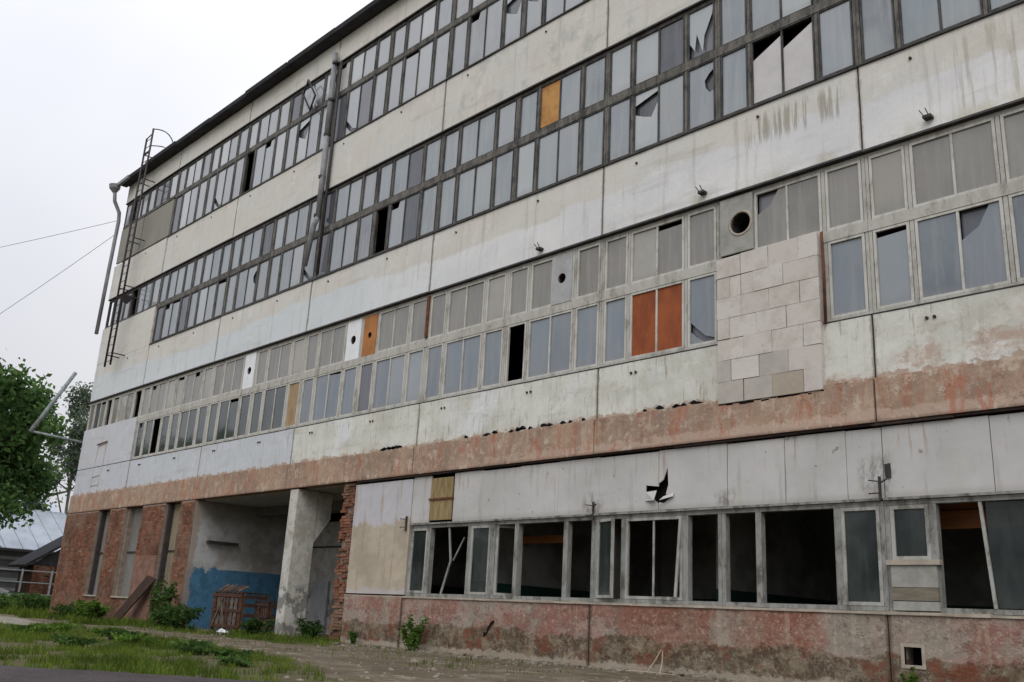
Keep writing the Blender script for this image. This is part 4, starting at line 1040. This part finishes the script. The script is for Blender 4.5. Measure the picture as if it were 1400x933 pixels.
# bushes
def bush(loc, rx, ry, h, n, mat, seed, label, group=None, name='bush', ls=.07, stems=9, cat='bush'):
    rt = random.Random(seed); T = empty(name, loc, label=label, category=cat)
    if group: T['group'] = group
    st = MB(); lf = MB(); tips = []
    for i in range(stems):
        a = rt.uniform(0, 6.28); q = rt.uniform(.2, 1.); hh_ = h*rt.uniform(.55, 1.)
        p = [(0+rx*.25*math.cos(a)*q, ry*.25*math.sin(a)*q, -.03), (rx*.6*q*math.cos(a), ry*.6*q*math.sin(a), hh_*.55), (rx*q*math.cos(a), ry*q*math.sin(a), hh_)]
        st.tube(p, [.012, .008, .004], 4); tips.append(p)
    for k in range(n):
        p = rt.choice(tips); t = rt.uniform(.12, 1)**.8; i = 0 if t < .5 else 1; f = (t-.5*i)*2
        c_ = Vector(p[i]).lerp(Vector(p[i+1]), f)+Vector((rt.gauss(0, rx*.13), rt.gauss(0, ry*.13), rt.gauss(0, h*.05)))
        if c_.z < .01: c_.z = .03
        a = Vector((rt.uniform(-1, 1), rt.uniform(-1, 1), rt.uniform(-.3, .8))).normalized(); b_ = Quaternion(a, rt.uniform(0, 6.28)) @ a.orthogonal().normalized()
        s_ = ls*rt.uniform(.6, 1.4); a *= s_; b_ *= s_*.42; nn = len(lf.v)
        lf.v += [tuple(c_-a), tuple(c_+b_), tuple(c_+a), tuple(c_-b_)]; lf.f.append((nn, nn+1, nn+2, nn+3))
    st.build('stem', M['leafD'], T)
    me = bpy.data.meshes.new('foliage'); me.from_pydata(lf.v, [], lf.f); me.materials.append(mat); put('foliage', me, T)
    return T
bush((-11.0, -.42, 0), .34, .28, .80, 620, M['leafD'], 1, 'upright yellowish weed growing at the foot of the pink plinth', name='weed_plant', ls=.05, cat='weed')
bush((-20.9, -1.6, 0), 1.2, .8, .72, 1900, M['leafC'], 2, 'wide dark green bush beside the blue-painted gate passage', ls=.07, stems=22)
bush((-23.4, -.9, 0), .5, .45, 1.5, 900, M['leafC'], 3, 'tall weed in front of the last brick pier by the passage', name='weed_plant', ls=.07, cat='weed')
bush((-26.6, -1.7, 0), 1.0, .6, .7, 1300, M['leafD'], 4, 'light green weeds at the foot of the leaning dark board', name='weed_plant', ls=.08, stems=14, cat='weed')
bush((-29.6, -1.3, 0), 1.3, .5, .6, 1100, M['leafC'], 5, 'green weeds under the middle brick pier', name='weed_plant', ls=.09, stems=18, cat='weed')
bush((-17.4, -.75, 0), .7, .4, .5, 800, M['leafC'], 6, 'low weeds around the foot of the concrete column', name='weed_plant', ls=.06, cat='weed')
bush((-15.2, -.55, 0), .6, .35, .55, 800, M['leafC'], 7, 'low weeds at the foot of the broken brick jamb', name='weed_plant', ls=.055, cat='weed')
bush((.34, -.22, -.02), .16, .12, .44, 300, M['leafD'], 8, 'small green weed under the square vent hole', name='weed_plant', ls=.035, cat='weed')
bush((-13.5, -.3, 0), .22, .16, .38, 260, M['leafC'], 9, 'small tuft of weed near the left end of the plinth', name='weed_plant', ls=.04, cat='weed')
for i, (x, y, a, b_, h) in enumerate(((-38.5, -1.5, 1.9, 1.4, 1.3), (-41.5, .6, 2.2, 1.6, 1.6), (-43.5, -2.6, 2.4, 1.6, 1.2), (-47, 1.4, 2.4, 1.6, 1.3), (-45, 3.8, 1.8, 1.6, 1.5))):
    bush((x, y, 0), a*.8, b_, h*.5, 1500, M['leafC'], 30+i, ('dark bush right at the near corner of the brick wall', 'tallest dark bush before the iron fence', 'low spreading bush nearest the left edge of the view', 'round bush below the white car', 'bush behind the others before the red brick hut')[i], 'bushes left of the factory', ls=.12, stems=26)

# grass: blades in one object
def grass(areas, name, label, seed):
    rt = random.Random(seed); V = []; Fc = []
    for (x0, x1, y0, y1, n, h0, h1, wd, poly) in areas:
        for k in range(n):
            x = rt.uniform(x0, x1); y = rt.uniform(y0, y1)
            q = mn.noise(Vector((x*.8, y*.8, 9))); q2 = mn.noise(Vector((x*2.6, y*2.6, 2)))
            if poly is not None and not inpoly(x+q2*.5, y+q*.5, poly): continue
            q3 = mn.noise(Vector((x*6, y*6, 4)))
            if q+q2*.9+q3*.7 < rt.uniform(-.15, .25)+(.14 if poly is GA else .12): continue
            if (Vector((x, y))-P0).dot(nr) > -.02: continue
            h = rt.uniform(h0, h1)*(.8+1.3*max(q, 0)+1.1*q2)*rt.uniform(.6, 1.3); a = rt.uniform(0, 6.28); w2 = wd*rt.uniform(.6, 1.3)
            dx, dy = math.cos(a)*w2, math.sin(a)*w2; lx, ly = rt.gauss(0, .35)*h, rt.gauss(0, .35)*h; b = len(V)
            V += [(x-dx, y-dy, -.02), (x+dx, y+dy, -.02), (x+lx*.35+dx*.8, y+ly*.35+dy*.8, h*.55), (x+lx*.35-dx*.8, y+ly*.35-dy*.8, h*.55), (x+lx, y+ly, h)]
            Fc += [(b, b+1, b+2, b+3), (b+3, b+2, b+4)]
    me = bpy.data.meshes.new(name); me.from_pydata(V, [], Fc); me.materials.append(M['grass'])
    put(name, me, None, kind='stuff', label=label, category='grass')
grass([(-20, -2.4, -11.5, -4.4, 150000, .03, .10, .005, GA), (-24, -4, -15, -9, 15000, .03, .1, .008, GA), (-22, -11, -3, 1.3, 22000, .03, .12, .008, GB), (-40, -20, -7, -.3, 40000, .06, .2, .012, GC), (-24, -4, -4.5, -.2, 5000, .02, .07, .006, None), (-60, -36, -8, 8, 20000, .1, .35, .02, None)], 'grass', 'patchy green grass between the asphalt and the dirt track', 4)
WL = ['broad-leaved weeds in the middle of the near grass', 'broad-leaved weeds just beyond the asphalt edge, right of the middle clump', 'broad-leaved weeds where the grass narrows toward the track', 'broad-leaved weeds left of the middle clump, closer to the road', 'small weeds near the tip of the grass tongue', 'broad-leaved weeds at the far left of the near grass', 'broad-leaved weeds closest to the asphalt road', 'broad-leaved weeds on the far edge of the near grass by the concrete strip', 'smallest weeds at the very tip of the grass by the road']
# broad-leaved ground weeds scattered in the near grass (a few larger plants)
for i, (x, y, s_) in enumerate(((-12.2, -6.6, .8), (-10.2, -7.2, .7), (-8.0, -7.2, .75), (-13.6, -7.8, .7), (-6.6, -7.3, .5), (-16, -6.5, .7), (-9.2, -8.6, .6), (-14.3, -6.0, .6), (-5.2, -7.9, .4))):
    bush((x, y, 0), s_*.75, s_*.6, s_*.30, int(800*s_), M['leafD'] if i % 2 else M['leafC'], 60+i, WL[i], 'broad-leaved weeds in the near grass', 'weed_plant', ls=.05, stems=14, cat='weed')
# gravel and rubble
gv = MB(); rt = random.Random(12)
def stone(b, x, y, z, r, rt):
    n = len(b.v); k = 6
    b.v.append((x, y, z+r*.6))
    for i in range(k):
        a = 6.283*i/k+rt.uniform(-.3, .3); q = r*rt.uniform(.7, 1.2); b.v.append((x+q*math.cos(a), y+q*math.sin(a), z+r*rt.uniform(0., .3)))
    for i in range(k): b.f.append((n, n+1+i, n+1+(i+1) % k))
    m_ = n+1
    b0 = len(b.v)
    for i in range(k): x_, y_, z_ = b.v[m_+i]; b.v.append((x_*.98+x*.02, y_*.98+y*.02, -.05))
    for i in range(k): b.f.append((m_+i, b0+i, b0+(i+1) % k, m_+(i+1) % k))
for i in range(2600):
    x = rt.uniform(-26, 1); y = rt.uniform(-9.5, -.1) if i % 3 else -rt.uniform(.08, .7)**1.5
    if (Vector((x, y))-P0).dot(nr) > -.1: continue
    if y < -4 and inpoly(x, y, GA) and rt.random() < .8: continue
    stone(gv, x, y, -.005, rt.choice((.012, .018, .025, .04))*rt.uniform(.7, 1.3), rt)
M['stone'] = simple('rubble_stone', (142, 134, 122), .35, 3, .95, c2=(96, 86, 74))
gv.build('gravel', M['stone'], None, kind='stuff', label='loose gravel and plaster crumbs strewn over the dirt track', category='gravel')
for i, (x, y, r, lab) in enumerate(((-19.9, -.5, .2, 'pale rubble lump in front of the stacked crates'), (-10.9, -5.2, .10, 'pale stone on the edge of the grass'), (-12.6, -1.2, .09, 'small rubble lump near the plaster wall'), (-6.9, -3.6, .08, 'stone lying in the middle of the dirt track'))):
    b = MB(); stone(b, 0, 0, 0, r, rt); stone(b, r*.7, .03, 0, r*.6, rt); b.build('rubble_lump', M['stone'] if i else M['whiteplate'], None, loc=(x, y, 0), label=lab, category='rubble')
rb2 = MB(); rq = random.Random(77)
for i in range(150):
    x = rq.uniform(-14.5, 1); y = -.12-abs(rq.gauss(0, .28)); a = rq.uniform(0, 3.1); l_ = rq.choice((.05, .08, .12, .2)); ca, sa = math.cos(a)*l_, math.sin(a)*l_
    rb2.bar((x-ca/2, y-sa/2, .012), (x+ca/2, y+sa/2, .012+rq.uniform(0, .03)), l_*rq.uniform(.3, .7), rq.uniform(.015, .045), (0, 0, 1))
rb2.build('rubble', M['stone'], None, kind='stuff', label='broken plaster and brick rubble along the foot of the plinth', category='rubble')
M['twig'] = simple('weathered_stick', (176, 162, 140), .3, 10, .9)
for i, (a, b_, lab) in enumerate((((-4.9, -.55, .02), (-3.3, -.9, .05), 'long pale stick lying by the plinth'), ((-4.35, -.35, .0), (-4.2, -.12, .42), 'short pale stick leaning on the plinth'), ((-4.05, -.35, .0), (-4.17, -.12, .40), 'second short stick leaning against the first one'))):
    MB().tube([(0, 0, 0), tuple((b_[k]-a[k])*.5+.01 for k in range(3)), tuple(b_[k]-a[k] for k in range(3))], [.014, .012, .008], 5).build('stick', M['twig'], None, loc=a, label=lab, category='stick')

# ------------------------------------------------------------------ loose things by the passage
M['oldwood'] = simple('reddish_old_wood', (88, 58, 46), .5, 6, .9, (1, 1, 2), c2=(58, 42, 36))
M['greywood'] = simple('grey_old_wood', (112, 98, 84), .45, 6, .9, c2=(66, 56, 48))
M['darkwood'] = simple('dark_damp_wood', (66, 48, 40), .4, 6, .9, c2=(46, 34, 28))
def crate(loc, rz, w_, d_, h_, m1, m2, label, seed, tilt=0.):
    T = empty('wooden_crate', loc, label=label, category='crate'); T.rotation_euler = (tilt, 0, rz); rt = random.Random(seed)
    for i in range(7):
        a = -w_/2+w_*i/6.6; MB().box(a, a+w_/9.5, -d_/2-.02, -d_/2+.005, .06, h_-.02+rt.uniform(-.03, .06), .006).build('slat', m2 if i % 3 else m1, T)
    for z in (.1, h_*.5, h_-.12): MB().box(-w_/2-.03, w_/2+.03, -d_/2-.045, -d_/2-.022, z, z+.09, .004).build('rail', m1, T)
    for i in range(8):
        a = -w_/2+w_*i/7.6; MB().box(a, a+w_/9.5, -d_/2-.05, d_/2, h_+.005, h_+.035, .006).build('top_slat', m1, T)
    for sx_ in (-1, 1):
        for sy_ in (-1, 1): MB().box(sx_*w_/2-.04, sx_*w_/2+.04, sy_*d_/2-.04+.06, sy_*d_/2+.04+.06, 0, h_, .003).build('post', m2, T)
        for z in (.15, .45, .75, h_-.15): MB().box(sx_*w_/2-.012+sx_*.03, sx_*w_/2+.012+sx_*.03, -d_/2, d_/2, z, z+.1, .004).build('side_slat', m1, T)
    MB().bar((-w_/2+.1, -d_/2-.055, .12), (-w_/2+.55, -d_/2-.055, h_-.15), .07, .02).build('brace', m2, T)
    MB().bar((-w_/2+.75, -d_/2-.055, .12), (-w_/2+.45, -d_/2-.055, h_-.15), .07, .02).build('brace', m2, T)
    return T
crate((-21.7, .95, 0), .12, 1.5, .9, 1.15, M['oldwood'], M['greywood'], 'reddish slatted crate with pale cross braces by the blue wall', 1)
crate((-20.1, 1.35, 0), -.2, 1.3, .9, .92, M['darkwood'], M['oldwood'], 'dark damp crate at the right of the pale-braced one', 2)
T = empty('scrap_boards', (-21.7, .95, 1.19), label='loose row of reddish board ends piled on the braced crate', category='boards')
for i in range(9):
    x = -.7+i*.16; MB().bar((x, -.4, .02), (x+random.uniform(-.05, .1), -.1, .16+random.uniform(0, .08)), .09, .03).build('board', M['oldwood'] if i % 2 else M['greywood'], T)
lb = MB(); lb.hexa([(-.35, -.03, 0), (.35, -.03, 0), (.35, .02, 0), (-.35, .02, 0), (1.25, .40, 1.62), (1.95, .40, 1.5), (1.95, .45, 1.5), (1.25, .45, 1.62)])
lb.build('leaning_board', M['darkwood'], None, loc=(-27.5, -.62, 0), label='dark wide board leaning against the brick wall', category='board')

# ------------------------------------------------------------------ background on the left
M['corr'] = simple('pale_metal_roof', (176, 184, 194), .15, .8, .5, c2=(156, 164, 174))
M['shedwall'] = simple('grey_shed_cladding', (92, 92, 92), .3, 1.5, .8)
M['shedpale'] = simple('pale_shed_board', (132, 132, 130), .25, 1.5, .8)
Sh = empty('shed', (-68, 2, 0), label='long low shed with pale metal roof behind the trees', category='shed')
MB().box(.05, 9, -9, 7.2, -.1, 3.5).build('wall', M['shedwall'], Sh)
for z in (.9, 1.5, 2.15, 2.8): MB().box(3.0-3.1, .03, -9, 7.2, z, z+.22).build('wall_rail', M['shedpale'], Sh) if False else MB().box(9.02, 9.1, -9, 7.2, z, z+.2).build('wall_rail', M['shedpale'], Sh)
for i in range(16):
    y = -9+i*1.04
    e = MB(); e.hexa([(9.5, y, 3.45), (9.5, y+1.0, 3.45), (9.5, y+1.0, 3.5), (9.5, y, 3.5), (3.5, y, 6.4), (3.5, y+1.0, 6.4), (3.5, y+1.0, 6.46), (3.5, y, 6.46)]); e.build('roof_sheet', M['corr'], Sh)
e = MB(); e.hexa([(3.49, -9, 6.36), (3.49, 7.5, 6.36), (3.49, 7.5, 6.44), (3.49, -9, 6.44), (-2, -9, 3.4), (-2, 7.5, 3.4), (-2, 7.5, 3.5), (-2, -9, 3.5)]); e.build('rear_roof', M['corr'], Sh)
MB().box(9.45, 9.58, -9, 7.6, 3.32, 3.46).build('gutter', M['iron'], Sh)
MB().prism([(-2, 3.4), (9.3, 3.4), (3.5, 6.35)], 7.0, 7.2).build('gable', M['shedwall'], Sh)
# second, farther pale roof seen over the first
S2 = empty('shed', (-84, 8, 0), label='farther pale roof rising behind the low shed', category='shed')
MB().box(-6, 0, -12, 9, -.1, 6).build('wall', M['shedpale'], S2)
e = MB(); e.hexa([(.4, -12, 6.0), (.4, 9, 6.0), (.4, 9, 6.1), (.4, -12, 6.1), (-6, -12, 9.2), (-6, 9, 9.2), (-6, 9, 9.3), (-6, -12, 9.3)]); e.build('roof', M['corr'], S2)
# red brick hut with sloping dark roof
H_ = empty('brick_hut', (-53.2, 4.75, 0), label='small red brick hut with steep dark lean-to roof beside the factory end', category='hut')
MB().box(-1.2, 1.2, -.55, 3.5, 0, 2.4).build('wall', M['oldwood'], H_)
hb_ = MB(); hb_.v = []; brickfield(hb_, -.55, .6, 1.21, .0, 2.4, .05, .02, face='y'); hb_.build('brick_course', M['brick'], H_, kind='stuff')
MB().box(1.22, 1.27, .75, 1.6, 0, 2.0).build('door', M['iron'], H_)
e = MB(); e.v = [(1.1, -.6, 2.4), (1.1, 3.6, 2.4), (1.1, 3.6, 5.4), (1.25, -.6, 2.4), (1.25, 3.6, 2.4), (1.25, 3.6, 5.4)]; e.f = [(0, 1, 2), (5, 4, 3), (0, 3, 4, 1), (1, 4, 5, 2), (2, 5, 3, 0)]; e.build('dark_gable', M['roof'], H_)
e = MB(); e.hexa([(-1.4, -1.1, 2.25), (1.6, -1.1, 2.25), (1.6, 3.7, 5.6), (-1.4, 3.7, 5.6), (-1.4, -1.15, 2.37), (1.6, -1.15, 2.37), (1.6, 3.65, 5.74), (-1.4, 3.65, 5.74)]); e.build('roof', M['roof'], H_)
# iron fence
Fe = empty('iron_fence', (-48.2, -8, 0), label='low iron fence with pale rails at the left of the factory', category='fence')
for z in (.75, 1.35, 1.95): MB().box(0, .05, 0, 13.5, z, z+.05).build('rail', M['galv'], Fe)
for i in range(10): MB().box(-.02, .07, i*1.5-.04, i*1.5+.04, 0, 2.05).build('post', M['galv'], Fe)
# white car
M['carpaint'] = simple('white_car_paint', (214, 216, 218), .05, 1, .25, spec=.6, bs=0)
M['carglass'] = simple('dark_car_glass', (30, 34, 38), .2, 1, .1, spec=.6, bs=0)
M['tyre'] = simple('tyre', (30, 30, 30), .2, 5, .9)
Cr = empty('parked_car', (-58.2, 2.95, 0), label='white hatchback parked behind the fence at the left edge', category='car'); Cr.rotation_euler = (0, 0, R(90))
prof = [(-2.05, .35), (-2.08, .75), (-1.95, .98), (-1.55, 1.02), (-1.05, 1.42), (-.3, 1.5), (.7, 1.46), (1.35, 1.02), (1.95, .86), (2.08, .6), (2.05, .35)]
cb = MB(); n = len(prof)
for (yy, ins) in ((-.84, .0), (-.80, .0), (.80, .0), (.84, .0)):
    for (x, z) in prof:
        k = (z-1.0)*.32 if z > 1.0 else 0
        cb.v.append((x*(.985 if abs(yy) > .82 else 1), yy-math.copysign(k, yy), z*(.985 if abs(yy) > .82 else 1)))
for r_ in range(3):
    for i in range(n): cb.f.append((r_*n+i, r_*n+(i+1) % n, (r_+1)*n+(i+1) % n, (r_+1)*n+i))
cb.f.append(tuple(range(n))); cb.f.append(tuple(range(4*n-1, 3*n-1, -1)))
cb.build('body', M['carpaint'], Cr)
for sgn in (-1, 1):
    y = sgn*.80
    sw = MB(); pts = [(-1.45, 1.0), (-1.0, 1.36), (-.35, 1.42), (-.35, 1.0)]; p2 = [(-.28, 1.0), (-.28, 1.42), (.6, 1.38), (1.15, 1.0)]
    for q in (pts, p2):
        b = len(sw.v); sw.v += [(x, sgn*(.845-(z-1.0)*.32), z) for x, z in q]+[(x, sgn*(.80-(z-1.0)*.32), z) for x, z in q]
        sw.f += [(b, b+1, b+2, b+3), (b+7, b+6, b+5, b+4)]+[(b+i, b+4+i, b+4+(i+1) % 4, b+(i+1) % 4) for i in range(4)]
    sw.build('side_window', M['carglass'], Cr)
    for x in (-1.3, 1.3):
        wv = MB().tube([(x, sgn*.72, .31), (x, sgn*.87, .31)], .31, 16).build('wheel', M['tyre'], Cr)
        MB().tube([(x, sgn*.80, .31), (x, sgn*.88, .31)], .19, 12).build('rim', M['galv'], wv)
for (x0, z0, x1, z1) in ((1.30, 1.07, .76, 1.44), (-1.56, 1.06, -1.12, 1.40)):
    e = MB(); s_ = .012 if x0 > 0 else -.012; e.hexa([(x0+s_, -.68, z0), (x0+s_, .68, z0), (x0+s_*2.5, .68, z0+.02), (x0+s_*2.5, -.68, z0+.02), (x1+s_, -.62, z1), (x1+s_, .62, z1), (x1+s_*2.5, .62, z1+.02), (x1+s_*2.5, -.62, z1+.02)]); e.build('windscreen' if x0 > 0 else 'rear_window', M['carglass'], Cr)
for sgn in (-1, 1):
    MB().box(2.03, 2.09, sgn*.62-.14, sgn*.62+.14, .62, .76).build('headlight', M['galv'], Cr); MB().box(-2.10, -2.04, sgn*.66-.1, sgn*.66+.1, .7, .92).build('tail_light', M['orangeboard'], Cr)
